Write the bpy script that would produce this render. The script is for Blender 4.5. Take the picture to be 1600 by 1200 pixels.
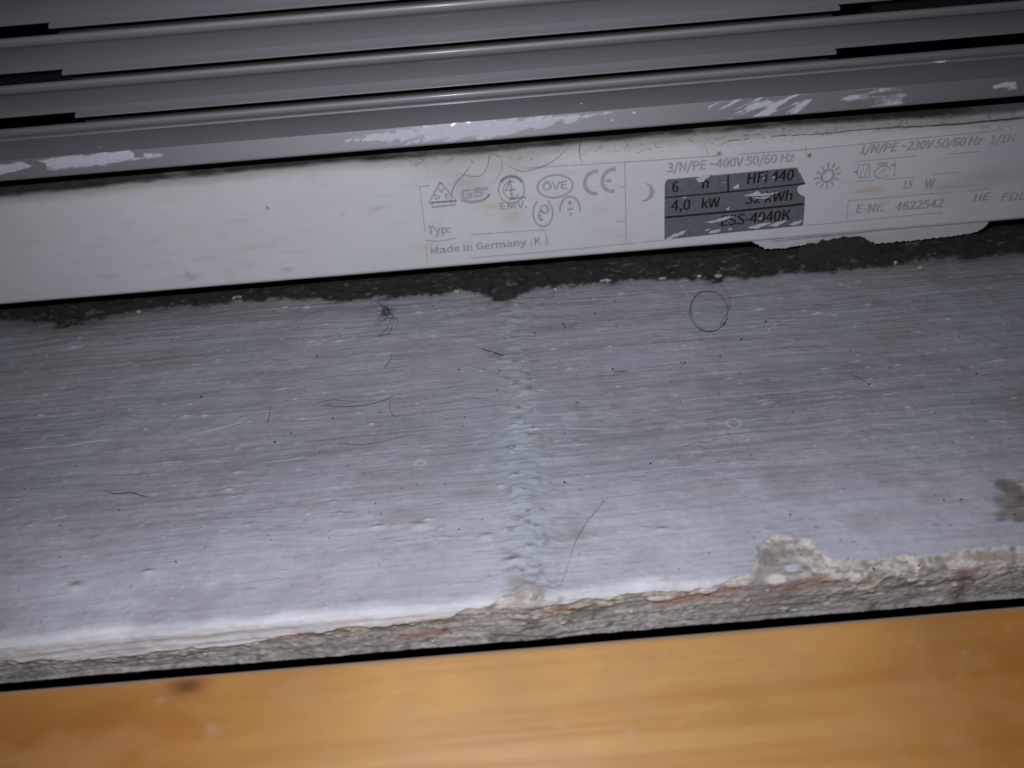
import bpy, math, random
import numpy as np

# ------------------------------------------------------------------ scene, camera, light
scene = bpy.context.scene
for _o in list(bpy.data.objects):
    bpy.data.objects.remove(_o)
COL = scene.collection
MM = 0.001
F_PX, CX, CY = 1210.0, 800.0, 600.0          # photo 1600 x 1200
PITCH, ROLL, CAM_H = math.radians(47.0), math.radians(4.78), 148.0   # mm above the ledge

fwd = np.array([0, math.cos(PITCH), -math.sin(PITCH)])
up0 = np.array([0, math.sin(PITCH), math.cos(PITCH)])
rt0 = np.array([1.0, 0, 0])
crt = math.cos(ROLL) * rt0 - math.sin(ROLL) * up0
cup = math.sin(ROLL) * rt0 + math.cos(ROLL) * up0
EYE = np.array([0, 0, CAM_H])

cam_d = bpy.data.cameras.new('camera')
cam = bpy.data.objects.new('camera', cam_d)
COL.objects.link(cam)
from mathutils import Matrix, Vector
M = Matrix(((crt[0], cup[0], -fwd[0], 0), (crt[1], cup[1], -fwd[1], 0), (crt[2], cup[2], -fwd[2], CAM_H * MM), (0, 0, 0, 1)))
cam.matrix_world = M
cam_d.sensor_width = 36.0
cam_d.lens = 36.0 * F_PX / 1600.0
cam_d.clip_start = 0.005
cam_d.clip_end = 50.0
cam_d.dof.use_dof = True
cam_d.dof.focus_distance = 0.200
cam_d.dof.aperture_fstop = 12.0
scene.camera = cam

world = bpy.data.worlds.new('World')
scene.world = world
world.use_nodes = True
world.node_tree.nodes['Background'].inputs[0].default_value = (0.75, 0.85, 1.0, 1)
world.node_tree.nodes['Background'].inputs[1].default_value = 0.015

# the phone's flash, beside the lens
lamp_d = bpy.data.lights.new('flash', 'SPOT')
lamp_d.energy = 1.28
lamp_d.color = (0.985, 0.975, 1.04)
lamp_d.spot_size = math.radians(136)
lamp_d.spot_blend = 1.0
lamp_d.shadow_soft_size = 0.0018
lamp = bpy.data.objects.new('flash', lamp_d)
COL.objects.link(lamp)
LP = EYE + crt * (-20) + cup * 36
lamp.location = Vector(LP * MM)
lamp.rotation_euler = (Vector((4.0, 116.0, 0.0)) - Vector(LP)).to_track_quat('-Z', 'Y').to_euler()

scene.view_settings.view_transform = 'Standard'
scene.view_settings.look = 'None'
scene.view_settings.exposure = 0.0
scene.view_settings.gamma = 1.0
scene.cycles.max_bounces = 6
scene.cycles.use_denoising = True

# ------------------------------------------------------------------ photo pixel -> point on a real surface
PANEL_LEAN = math.radians(8.0)
PB = np.array([0, 178.0, 8.0])                                # bottom line of the panel
PS = np.array([0, math.sin(PANEL_LEAN), math.cos(PANEL_LEAN)])  # up the panel
PN = np.array([0, -math.cos(PANEL_LEAN), math.sin(PANEL_LEAN)])  # out of the panel
GY = 179.0                                                    # plane of the grille front


def ray(px, py):
    return fwd + crt * ((px - CX) / F_PX) + cup * ((CY - py) / F_PX)


def on_z(px, py, z=0.0):
    d = ray(px, py)
    t = (z - CAM_H) / d[2]
    p = EYE + d * t
    return p[0], p[1]


def on_y(px, py, y=GY):
    d = ray(px, py)
    p = EYE + d * (y / d[1])
    return p[0], p[2]


def on_panel(px, py):
    d = ray(px, py)
    t = np.dot(PB - EYE, PN) / np.dot(d, PN)
    p = EYE + d * t
    return p[0], float(np.dot(p - PB, PS))


def panel_pt(x, s, off=0.0):
    p = PB + PS * s + PN * off
    return (x, p[1], p[2])


# ------------------------------------------------------------------ noise
_rng = np.random.RandomState(7)
_TAB = _rng.rand(16, 256, 256)


def vnoise(x, y, seed=0):
    t = _TAB[seed % 16]
    x = x + 31.7 * seed
    y = y + 17.3 * seed
    xi = np.floor(x).astype(np.int64)
    yi = np.floor(y).astype(np.int64)
    fx = x - xi
    fy = y - yi
    fx = fx * fx * (3 - 2 * fx)
    fy = fy * fy * (3 - 2 * fy)
    x0, x1, y0, y1 = xi & 255, (xi + 1) & 255, yi & 255, (yi + 1) & 255
    a = t[x0, y0] * (1 - fx) + t[x1, y0] * fx
    b = t[x0, y1] * (1 - fx) + t[x1, y1] * fx
    return a * (1 - fy) + b * fy


def fbm(x, y, octv=4, seed=0, gain=0.5):
    s, a, n = 0.0, 1.0, 0.0
    for i in range(octv):
        s = s + a * vnoise(x * 2 ** i, y * 2 ** i, seed + i * 3)
        n += a
        a *= gain
    return s / n


def sstep(a, b, x):
    t = np.clip((x - a) / (b - a), 0, 1)
    return t * t * (3 - 2 * t)


def mix(c0, c1, m):
    m = np.asarray(m)[..., None]
    return c0 * (1 - m) + np.asarray(c1) * m


# ------------------------------------------------------------------ object helpers
def link(o, parent=None):
    COL.objects.link(o)
    if parent is not None:
        o.parent = parent
    return o


def tag(o, label=None, cat=None, group=None, kind=None):
    if label:
        o['label'] = label
    if cat:
        o['category'] = cat
    if group:
        o['group'] = group
    if kind:
        o['kind'] = kind
    return o


def mesh_obj(name, verts, faces, mat, parent=None, smooth=True):
    me = bpy.data.meshes.new(name)
    v = np.asarray(verts, dtype=np.float64) * MM
    me.from_pydata([tuple(p) for p in v], [], [tuple(int(i) for i in f) for f in faces])
    if smooth:
        me.polygons.foreach_set('use_smooth', [True] * len(me.polygons))
    me.materials.append(mat)
    me.update()
    return link(bpy.data.objects.new(name, me), parent)


def grid_obj(name, P, mat, parent=None, color=None, rough=None, keep=None, flip=False):
    """P: rows x cols x 3 in mm; color rows x cols x 3; keep: mask of quads."""
    r, c = P.shape[:2]
    idx = np.arange(r * c).reshape(r, c)
    q = np.stack([idx[:-1, :-1], idx[:-1, 1:], idx[1:, 1:], idx[1:, :-1]], -1)
    q = q[keep] if keep is not None else q.reshape(-1, 4)
    if flip:
        q = q[:, ::-1]
    V = P.reshape(-1, 3)
    if keep is not None:
        used = np.unique(q)
        remap = np.full(r * c, -1)
        remap[used] = np.arange(len(used))
        q = remap[q]
        V = V[used]
    else:
        used = slice(None)
    me = bpy.data.meshes.new(name)
    me.vertices.add(len(V))
    me.vertices.foreach_set('co', (V * MM).astype(np.float32).ravel())
    n = len(q)
    me.loops.add(n * 4)
    me.loops.foreach_set('vertex_index', q.astype(np.int32).ravel())
    me.polygons.add(n)
    me.polygons.foreach_set('loop_start', (np.arange(n) * 4).astype(np.int32))
    me.polygons.foreach_set('loop_total', np.full(n, 4, np.int32))
    me.polygons.foreach_set('use_smooth', np.ones(n, bool))
    if color is not None:
        a = me.attributes.new('tint', 'FLOAT_COLOR', 'POINT')
        C = np.ones((len(V), 4), np.float32)
        C[:, :3] = np.clip(color.reshape(-1, 3)[used], 0, 1)
        a.data.foreach_set('color', C.ravel())
    if rough is not None:
        a = me.attributes.new('gloss_map', 'FLOAT', 'POINT')
        a.data.foreach_set('value', rough.reshape(-1)[used].astype(np.float32))
    me.update(calc_edges=True)
    me.validate()
    me.materials.append(mat)
    return link(bpy.data.objects.new(name, me), parent)


def tube(points, r, sides=6):
    """verts, faces of a tapered tube through points (mm)"""
    pts = np.asarray(points, float)
    n = len(pts)
    T = np.gradient(pts, axis=0)
    T /= np.linalg.norm(T, axis=1)[:, None] + 1e-9
    ref = np.array([0.13, 0.21, 0.97])
    A = np.cross(T, ref)
    A /= np.linalg.norm(A, axis=1)[:, None] + 1e-9
    B = np.cross(T, A)
    rr = np.full(n, r) if np.isscalar(r) else np.asarray(r)
    V, Fc = [], []
    for i in range(n):
        for k in range(sides):
            a = 2 * math.pi * k / sides
            V.append(pts[i] + rr[i] * (math.cos(a) * A[i] + math.sin(a) * B[i]))
    for i in range(n - 1):
        for k in range(sides):
            k2 = (k + 1) % sides
            Fc.append((i * sides + k, i * sides + k2, (i + 1) * sides + k2, (i + 1) * sides + k))
    Fc.append(tuple(range(sides))[::-1])
    Fc.append(tuple((n - 1) * sides + k for k in range(sides)))
    return V, Fc


def spline(pts, n=8):
    pts = [np.asarray(p, float) for p in pts]
    P = [2 * pts[0] - pts[1]] + pts + [2 * pts[-1] - pts[-2]]
    out = []
    for i in range(1, len(P) - 2):
        for k in range(n):
            t = k / n
            p0, p1, p2, p3 = P[i - 1], P[i], P[i + 1], P[i + 2]
            out.append(0.5 * ((2 * p1) + (-p0 + p2) * t + (2 * p0 - 5 * p1 + 4 * p2 - p3) * t * t + (-p0 + 3 * p1 - 3 * p2 + p3) * t ** 3))
    out.append(pts[-1])
    return np.array(out)


# ------------------------------------------------------------------ materials
def new_mat(name):
    m = bpy.data.materials.new(name)
    m.use_nodes = True
    return m, m.node_tree.nodes, m.node_tree.links, m.node_tree.nodes['Principled BSDF']


def add_bump(nt, nodes, links, bsdf, scale, strength, dist, stretch=(1, 1, 1), detail=4):
    tc = nodes.new('ShaderNodeTexCoord')
    mp = nodes.new('ShaderNodeMapping')
    mp.inputs['Scale'].default_value = stretch
    nz = nodes.new('ShaderNodeTexNoise')
    nz.inputs['Scale'].default_value = scale
    nz.inputs['Detail'].default_value = detail
    b = nodes.new('ShaderNodeBump')
    b.inputs['Strength'].default_value = strength
    b.inputs['Distance'].default_value = dist
    links.new(tc.outputs['Object'], mp.inputs[0])
    links.new(mp.outputs[0], nz.inputs[0])
    links.new(nz.outputs[0], b.inputs['Height'])
    links.new(b.outputs[0], bsdf.inputs['Normal'])
    return nz


def simple_mat(name, col, rough=0.5, metal=0.0, bump=None, var=0.0, spec=0.5):
    m, N, L, b = new_mat(name)
    b.inputs['Base Color'].default_value = (*col, 1)
    b.inputs['Roughness'].default_value = rough
    b.inputs['Metallic'].default_value = metal
    b.inputs['Specular IOR Level'].default_value = spec
    if bump:
        nz = add_bump(m.node_tree, N, L, b, *bump)
        if var:
            r = N.new('ShaderNodeMix')
            r.data_type = 'RGBA'
            r.inputs[6].default_value = (*[c * (1 - var) for c in col], 1)
            r.inputs[7].default_value = (*[min(1, c * (1 + var)) for c in col], 1)
            L.new(nz.outputs[0], r.inputs[0])
            L.new(r.outputs[2], b.inputs['Base Color'])
    return m


def tint_mat(name, rough_attr=True, rough=0.6, bump=(900, 0.25, 0.00006), spec=0.36, coat=0.0):
    m, N, L, b = new_mat(name)
    a = N.new('ShaderNodeAttribute')
    a.attribute_name = 'tint'
    L.new(a.outputs['Color'], b.inputs['Base Color'])
    if rough_attr:
        g = N.new('ShaderNodeAttribute')
        g.attribute_name = 'gloss_map'
        L.new(g.outputs['Fac'], b.inputs['Roughness'])
    else:
        b.inputs['Roughness'].default_value = rough
    b.inputs['Specular IOR Level'].default_value = spec
    b.inputs['Coat Weight'].default_value = coat
    b.inputs['Coat Roughness'].default_value = 0.38
    add_bump(m.node_tree, N, L, b, *bump)
    return m


def print_mat(name, col, wear_scale, lo, hi):
    """thin ink, worn through in patches"""
    m, N, L, b = new_mat(name)
    b.inputs['Base Color'].default_value = (*col, 1)
    b.inputs['Roughness'].default_value = 0.6
    tr = N.new('ShaderNodeBsdfTransparent')
    mx = N.new('ShaderNodeMixShader')
    tc = N.new('ShaderNodeTexCoord')
    nz = N.new('ShaderNodeTexNoise')
    nz.inputs['Scale'].default_value = wear_scale
    nz.inputs['Detail'].default_value = 5
    nz.inputs['Roughness'].default_value = 0.65
    rp = N.new('ShaderNodeMapRange')
    rp.inputs[1].default_value = lo
    rp.inputs[2].default_value = hi
    L.new(tc.outputs['Object'], nz.inputs[0])
    L.new(nz.outputs[0], rp.inputs[0])
    L.new(rp.outputs[0], mx.inputs[0])
    L.new(b.outputs[0], mx.inputs[1])
    L.new(tr.outputs[0], mx.inputs[2])
    L.new(mx.outputs[0], N['Material Output'].inputs[0])
    return m


def lacquer_mat():
    m, N, L, b = new_mat('grey_lacquer')
    b.inputs['Base Color'].default_value = (0.245, 0.250, 0.272, 1)
    b.inputs['Metallic'].default_value = 0.72
    b.inputs['Roughness'].default_value = 0.68
    b.inputs['Coat Weight'].default_value = 0.25
    b.inputs['Coat Roughness'].default_value = 0.16
    nz = add_bump(m.node_tree, N, L, b, 700, 0.12, 0.00005)
    return m


M_LACQ = lacquer_mat()
M_DARK = simple_mat('void_black', (0.012, 0.012, 0.011), 0.9, bump=(500, 0.5, 0.0003))  # near-black colour stands in for the shade inside casing, slit and gap
M_GROOVE_SHADE = simple_mat('groove_shade_black', (0.020, 0.021, 0.020), 0.8, bump=(500, 0.5, 0.0002))
M_LEDGE = tint_mat('old_paint', bump=(1300, 0.4, 0.00008))
M_PANEL = tint_mat('white_enamel', bump=(1200, 0.15, 0.00004))
M_WOOD = tint_mat('varnished_pine', bump=(400, 0.08, 0.0001), coat=1.0)
M_INK = print_mat('faded_ink', (0.37, 0.375, 0.40), 420, 0.52, 0.76)
M_INK2 = print_mat('paler_ink', (0.42, 0.425, 0.45), 380, 0.46, 0.68)
M_BLACK = print_mat('black_ink', (0.010, 0.010, 0.013), 600, 0.66, 0.76)
M_LABEL = simple_mat('slate_film', (0.125, 0.133, 0.155), 0.45, bump=(900, 0.3, 0.00005), var=0.35)
M_SMEAR = simple_mat('white_paint_smear', (0.47, 0.485, 0.54), 0.65, bump=(1300, 0.6, 0.0001), var=0.12)
def film_mat(name, col, bump, var):
    """brushed paint that thins out to nothing along its rim"""
    m = simple_mat(name, col, 0.8, bump=bump, var=var, spec=.12)
    N, L = m.node_tree.nodes, m.node_tree.links
    b = N['Principled BSDF']
    a = N.new('ShaderNodeAttribute')
    a.attribute_name = 'gloss_map'
    nz = N.new('ShaderNodeTexNoise')
    nz.inputs['Scale'].default_value = 900
    nz.inputs['Detail'].default_value = 3
    tc = N.new('ShaderNodeTexCoord')
    L.new(tc.outputs['Object'], nz.inputs[0])
    ad = N.new('ShaderNodeMath')
    ad.operation = 'ADD'
    L.new(a.outputs['Fac'], ad.inputs[0])
    L.new(nz.outputs[0], ad.inputs[1])
    rp = N.new('ShaderNodeMapRange')
    rp.inputs[1].default_value = .45
    rp.inputs[2].default_value = 1.15
    L.new(ad.outputs[0], rp.inputs[0])
    tr = N.new('ShaderNodeBsdfTransparent')
    mx = N.new('ShaderNodeMixShader')
    L.new(rp.outputs[0], mx.inputs[0])
    L.new(tr.outputs[0], mx.inputs[1])
    L.new(b.outputs[0], mx.inputs[2])
    L.new(mx.outputs[0], N['Material Output'].inputs[0])
    return m


M_FILM = film_mat('thin_white_paint', (0.44, 0.455, 0.51), (1300, 0.6, 0.0001), 0.15)
M_SMEAR_RED = simple_mat('red_paint_smear', (0.32, 0.14, 0.10), 0.6, bump=(1300, 0.6, 0.0001), var=0.2)
M_FLAKE = simple_mat('paint_flake', (0.33, 0.325, 0.31), 0.8, bump=(1500, 0.6, 0.0001), var=0.2)
M_HAIR = simple_mat('dark_hair', (0.015, 0.013, 0.012), 0.4)
M_HAIRG = simple_mat('grey_hair', (0.13, 0.13, 0.13), 0.5)
M_BRIST = simple_mat('pale_bristle', (0.52, 0.53, 0.57), 0.4)
M_LINT = simple_mat('grey_lint', (0.035, 0.036, 0.034), 0.95)
M_GRIT = simple_mat('dark_grit', (0.02, 0.018, 0.016), 0.7)

# ------------------------------------------------------------------ ground far below the gap
gs = 400
mesh_obj('ground', [(-gs, -60, -32), (gs, -60, -32), (gs, 420, -32), (-gs, 420, -32)], [(0, 1, 2, 3)], M_DARK).__setitem__('kind', 'structure')

# ------------------------------------------------------------------ painted ledge
FRONT_Y = 75.8


def build_ledge():
    R = 2.4
    slope = math.atan2(3.1, 9.5)          # front face leans out at the foot
    top = np.concatenate([np.linspace(215, 184, 20)[:-1], np.arange(184, FRONT_Y + R, -0.2)])
    prof = [(y, 0.0, 0.0) for y in top]   # Y, z, angle of the normal from vertical
    amax = math.pi / 2 - slope
    cy = FRONT_Y + R
    na = 20
    for i in range(na + 1):
        a = amax * i / na
        prof.append((cy - R * math.sin(a), -R + R * math.cos(a), a))
    y1, z1, _ = prof[-1]
    nf = 46
    ln = (z1 + 11.0) / math.cos(slope)
    for i in range(1, nf + 1):
        s = ln * i / nf
        prof.append((y1 - math.sin(slope) * s, z1 - math.cos(slope) * s, amax))
    for (dy, z) in ((1.5, -11.6), (5, -12.6), (14, -14), (30, -31.5)):
        prof.append((y1 - math.sin(slope) * ln + dy, z, math.pi / 2))
    prof = np.array(prof)
    nr = len(prof)
    xs = np.concatenate([np.linspace(-240, -150, 60)[:-1], np.arange(-150, 150, 0.33), np.linspace(150, 240, 60)])
    Y = np.repeat(prof[:, 0:1], len(xs), 1)
    Z = np.repeat(prof[:, 1:2], len(xs), 1)
    A = np.repeat(prof[:, 2:3], len(xs), 1)
    X = np.repeat(xs[None, :], nr, 0)
    # distance down the sheet, 0 at the front edge line, positive towards the viewer
    d = np.sqrt(np.diff(prof[:, 0]) ** 2 + np.diff(prof[:, 1]) ** 2)
    arc = np.concatenate([[0], np.cumsum(d)])
    arc -= arc[len(top)] + R               # on the top: -(Y - FRONT_Y)
    gap = lambda x: 1066.5 - 0.0835 * x
    offs = []
    for k in range(len(top) - 60, len(top) + na + nf + 1):
        v_ = np.array([0, prof[k, 0], prof[k, 1]]) - EYE
        z_ = np.dot(v_, fwd)
        offs.append((gap(CX + F_PX * np.dot(v_, crt) / z_) - (CY - F_PX * np.dot(v_, cup) / z_), arc[k]))
    offs = np.array(offs)[::-1]
    s_at = lambda off: float(np.interp(off, offs[:, 0], offs[:, 1]))
    S = np.repeat(arc[:, None], len(xs), 1)

    # brush marks along the ledge
    warp = 2.6 * (fbm(X / 44, S / 18, 2, 1) - 0.5) + .35 * (fbm(X / 7, S / 5, 2, 5) - .5)
    W = S + warp
    b1 = fbm(X / 34 + .1 * W, W / 0.95, 3, 2)
    b2 = fbm(X / 15 + 0.12 * W, W / 0.42, 2, 5)
    b4 = fbm(X / 11, W / 0.55 + X / 50, 2, 13)
    b3 = fbm(X / 55, W / 2.6, 2, 8)
    brush = 0.42 * b1 + 0.12 * b2 + 0.26 * b3 + 0.20 * b4
    streak_amt = 0.35 + 0.9 * fbm(X / 24, S / 14, 3, 11)
    lump = fbm(X / 11, S / 8, 4, 9)
    H = 0.95 * (brush - 0.5) * streak_amt + 0.22 * (fbm(X / 3.2, S / 2.0, 3, 3) - .5) + 0.9 * (lump - 0.5)
    fine = fbm(X / 1.3, S / 0.8, 3, 4)
    H += 0.035 * (fine - 0.5)

    # colour of the paint
    base = np.zeros(X.shape + (3,)) + np.array([0.262, 0.265, 0.306])
    tone = fbm(X / 45, S / 30, 4, 13)
    base *= (0.86 + 0.28 * tone)[..., None]
    grime = sstep(0.52, 0.36, brush + 0.10 * (fine - 0.5)) * np.clip(streak_amt, 0.35, 1.1)
    base = mix(base, (0.165, 0.162, 0.170), np.clip(grime * 0.34, 0, 1))
    base *= (1 + 0.25 * (brush - .5))[..., None]
    hl = sstep(.035, .0, np.abs(fbm(X / 22 + .05 * W, W / 1.1, 3, 12) - .5)) * sstep(.42, .62, fbm(X / 18, S / 5, 3, 1))
    base = mix(base, (.115, .113, .118), hl * .55)
    H -= .06 * hl
    rl = sstep(.03, .0, np.abs(fbm(X / 20 + .07 * W, W / 1.0, 3, 14) - .52)) * sstep(.42, .62, fbm(X / 15, S / 4, 3, 7))
    base = mix(base, (.43, .45, .49), rl * .45)
    H += .07 * rl
    brown = sstep(0.52, 0.72, fbm(X / 26, S / 12, 5, 6)) * 0.30
    base = mix(base, (0.200, 0.186, 0.178), brown)
    sxm, sym = on_z(830, 760)
    broad = np.exp(-((X - sxm) / 22) ** 2 - ((S + sym - FRONT_Y) / 30) ** 2)
    base = mix(base, (0.280, 0.330, 0.362), broad * .75 * (.5 + .8 * fbm(X / 9, S / 6, 3, 4)))  # cool cast of the flash's middle, put into the paint colour
    cyan = sstep(0.55, 0.70, fbm(X / 19 + 4, S / 15, 4, 10)) * 0.35
    base = mix(base, (0.25, 0.282, 0.305), cyan)
    # cleaner newer coat near the front edge
    clean = sstep(-44, -6, S) * (0.55 + 0.5 * fbm(X / 20, S / 9, 3, 12))
    base = mix(base, (0.476, 0.486, 0.552), np.clip(clean, 0, 1) * 0.9)
    base = mix(base, (0.74, 0.75, 0.79), sstep(-4.2, -.8, S + 3 * (fbm(X / 14, S / 6, 3, 9) - .5)) * .8)  # highlight along the edge, painted in as a near-white strip
    grain = fbm(X / .55, S / .45, 2, 6)
    base *= (1 + 0.22 * (brush - .5) + 0.16 * (fine - .5) + .10 * (grain - .5))[..., None]
    H += .03 * (grain - .5)
    rough = 0.50 + 0.22 * fine + 0.1 * grime

    mot = fbm(X / 7, S / 4.2, 4, 15) - .5
    base *= (1 + .20 * mot)[..., None]
    base = mix(base, (.20, .186, .182), sstep(.57, .72, fbm(X / 11, S / 5.5, 4, 2)) * .20)
    # filler seam across the ledge
    sx_t, sy_t = on_z(802, 500)
    sx_b, sy_b = on_z(832, 935)
    sl = sx_b + (sx_t - sx_b) * np.clip(-S / (sy_t - FRONT_Y), -0.1, 1.1)
    dx = X - sl + 2.6 * (fbm(S / 9, X / 30, 3, 3) - 0.5)
    wid = (1.6 + 4.2 * fbm(S / 9, X * 0 + 3.1, 4, 2)) * (1 + .55 * sstep(-62, -25, S))
    dx = dx + 5 * (fbm(X / 7, S / 3.5, 3, 11) - .5)
    seam = np.exp(-(dx / wid) ** 2)
    H += 1.15 * seam * (fbm(X / 3.4, S / 1.2, 4, 7) - 0.45) + 0.85 * seam * (.4 + .6 * sstep(-70, -25, S))
    base = mix(base, (0.330, 0.378, 0.410), np.clip(seam * (.22 + .45 * sstep(-75, -30, S)) * (0.3 + 1.2 * fbm(X / 4, S / 3, 4, 1)), 0, 1))
    pit = seam * sstep(0.60, 0.72, fbm(X / 1.9, S / 1.0, 3, 15))
    H -= 0.35 * pit
    base = mix(base, (0.15, 0.146, 0.146), pit * 0.7)
    # feathered fan of brush marks near the back of the seam
    fx, fy = on_z(815, 553)
    rr = np.hypot(X - fx, (S + (fy - FRONT_Y)))
    ang = np.arctan2(S + (fy - FRONT_Y), X - fx)
    fan = np.exp(-(rr / 5.0) ** 2)
    H += 0.18 * fan * (vnoise(ang * 7, rr / 9, 3) - 0.4)

    # crumbs, dents and scratches in the paint
    rnd = random.Random(11)
    cols0 = X[0]

    def blob(px=None, x=None, s=None, rx=0.6, ry=0.35, h=0.3, col=None, amt=1.0, pw=2, rot=0.0):
        if px is not None:
            x, yy = on_z(*px)
            s = -(yy - FRONT_Y)
        m = 2.6 * max(rx, ry)
        c0, c1 = np.searchsorted(cols0, [x - m, x + m])
        r0, r1 = np.searchsorted(arc, [s - m, s + m])
        if c1 <= c0 or r1 <= r0:
            return
        ux = X[r0:r1, c0:c1] - x
        us = S[r0:r1, c0:c1] - s
        a = ux * math.cos(rot) + us * math.sin(rot)
        b = -ux * math.sin(rot) + us * math.cos(rot)
        e = (a / rx) ** 2 + (b / ry) ** 2
        e = e * (0.6 + 0.8 * fbm(ux / rx * 1.3 + x, us / ry * 1.3, 2, 5))
        g = np.exp(-e ** (pw / 2))
        H[r0:r1, c0:c1] += h * g
        if col is not None:
            base[r0:r1, c0:c1] = mix(base[r0:r1, c0:c1], col, np.clip(g * amt, 0, 1))

    white = (0.50, 0.52, 0.56)
    dirt = (0.10, 0.095, 0.09)  # real dirt in dents, and the shade painted behind raised crumbs
    for (px, rx, ry, h) in [((117, 543), 1.5, .6, .45), ((125, 528), .7, .4, .3), ((372, 468), 2.6, .7, .5), ((1187, 483), 1.6, .45, .5),
                            ((1278, 490), 1.6, .4, .5), ((1305, 492), .9, .35, .35), ((1355, 477), 1.2, .55, .55), ((1315, 443), .7, .5, .4),
                            ((290, 650), 1.5, .5, .5), ((320, 650), 1.1, .45, .4), ((227, 670), .6, .5, .4), ((63, 648), .9, .4, .35),
                            ((530, 533), 1.8, .35, .4), ((560, 643), .5, .4, .3), ((580, 661), .7, .5, .4), ((655, 822), 2.2, .9, .6),
                            ((668, 812), 1.4, .5, .5), ((760, 840), 1.8, .8, .6), ((590, 823), 1.6, .6, .4), ((835, 672), 2.4, .5, .5),
                            ((800, 668), 1.0, .6, .5), ((865, 545), 1.0, .4, .3), ((370, 738), 1.4, .3, .35), ((357, 764), .9, .5, .4),
                            ((117, 920), 1.8, 1.1, .5), ((230, 895), 1.3, .8, .4), ((1035, 828), 1.6, .6, .4), ((1290, 575), 1.2, .3, .3),
                            ((1405, 570), 1.0, .3, .35), ((1435, 518), .8, .3, .3), ((1340, 563), 1.4, .3, .3), ((1560, 563), 2.4, .35, .4),
                            ((1390, 615), 1.8, .35, .3), ((1195, 625), 2.0, .4, .4), ((1205, 628), 1.0, .4, .3), ((1140, 590), 1.4, .35, .3),
                            ((800, 880), 2.2, 1.0, .7), ((828, 858), 1.4, .7, .6), ((805, 745), 1.3, .6, .5), ((782, 760), .8, .5, .5)]:
        blob(px, rx=rx, ry=ry, h=h, col=white, amt=.65, rot=-0.06)
        x, yy = on_z(*px)
        blob(x=x + .1, s=-(yy - FRONT_Y) - ry * 1.1, rx=rx * .8, ry=ry * .5, h=-.15, col=dirt, amt=.75)  # shaded far side of the crumb, painted as a dark line
    # ring shaped blisters
    for (px, r) in [((1147, 661), 2.2), ((656, 723), 1.5)]:
        for k in range(10):
            a = 2 * math.pi * k / 10
            x, yy = on_z(*px)
            blob(x=x + r * .8 * math.cos(a), s=-(yy - FRONT_Y) + r * .6 * math.sin(a), rx=.35, ry=.3, h=.3, col=white, amt=.6)
    for k in range(1100):
        x = rnd.uniform(-150, 150)
        s = rnd.uniform(-98, -2)
        q = rnd.random()
        if q < .6:
            ry_ = rnd.uniform(.14, .34)
            blob(x=x, s=s, rx=rnd.uniform(.25, 1.0), ry=ry_, h=rnd.uniform(.15, .45), col=white if q < .22 else None, amt=.5)
            blob(x=x, s=s - ry_ * 1.2, rx=rnd.uniform(.25, .7), ry=.12, h=-.05, col=dirt, amt=rnd.uniform(.1, .5))  # shade behind the bump, drawn in dark colour
        elif q < .8:
            blob(x=x, s=s, rx=rnd.uniform(.4, 2.6), ry=rnd.uniform(.10, .22), h=-rnd.uniform(.08, .2), col=dirt, amt=rnd.uniform(.25, .6), rot=rnd.uniform(-.15, .15))
        else:
            blob(x=x, s=s, rx=rnd.uniform(.15, .34), ry=rnd.uniform(.12, .28), h=-.1, col=dirt, amt=.8)
    for k in range(26):                                        # brown rubs
        blob(x=rnd.uniform(-150, 150), s=rnd.uniform(-90, -8), rx=rnd.uniform(2, 7), ry=rnd.uniform(.6, 2.0), h=0, col=(.165, .152, .146), amt=rnd.uniform(.1, .35))
    for (px, rx, ry) in [((905, 645), 2.5, 3.0), ((1580, 790), 3.5, 4.0), ((640, 800), 6, 2), ((1120, 600), 9, 2.5), ((1210, 625), 8, 2.5), ((900, 830), 3, 4), ((1350, 815), 4, 2.5)]:
        blob(px, rx=rx, ry=ry, h=0, col=(.165, .153, .148), amt=.35)
    for k in range(46):
        blob((rnd.uniform(1562, 1606), rnd.uniform(752, 812)), rx=rnd.uniform(.5, 1.7), ry=rnd.uniform(.4, 1.1), h=-.06, col=rnd.choice([(.12, .10, .088), (.15, .125, .108), (.19, .165, .15)]), amt=rnd.uniform(.4, .8), pw=4)
    blob((1583, 785), rx=3.6, ry=3.0, h=-.1, col=(.17, .145, .13), amt=.4, pw=5)
    blob((1575, 760), rx=2.4, ry=1.6, h=-.1, col=(.17, .14, .12), amt=.6, pw=4)
    blob((1590, 805), rx=3.4, ry=1.8, h=0, col=(.24, .21, .19), amt=.7, pw=4)
    for (p_, ax, ay, c_, am) in [((812, 915), 3.0, 2.0, (.27, .245, .225), .75), ((806, 935), 4.0, 1.6, (.36, .33, .30), .75), ((838, 925), 2.6, 1.3, (.27, .24, .22), .6), ((800, 893), 1.8, .6, (.24, .23, .22), .6), ((835, 902), 1.8, .5, (.22, .21, .21), .6)]:
        blob(p_, rx=ax, ry=ay, h=.15, col=c_, amt=am, pw=3)
    blob((892, 652), rx=2.4, ry=1.6, h=.05, col=(.31, .36, .39), amt=.8, pw=5)

    # dirt creeping out from under the heater, its shade at left painted in
    bpts = [(-60, 505), (0, 500), (70, 505), (90, 512), (130, 508), (200, 492), (300, 478), (400, 472), (560, 470), (620, 466), (730, 458), (755, 463),
            (780, 474), (800, 472), (818, 461), (840, 452), (900, 448), (1000, 440), (1060, 436), (1100, 441), (1240, 429), (1340, 426), (1400, 412), (1500, 405), (1660, 392)]
    bb = np.array([on_z(*p) for p in bpts])
    By = np.interp(X, bb[:, 0], bb[:, 1])
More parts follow.
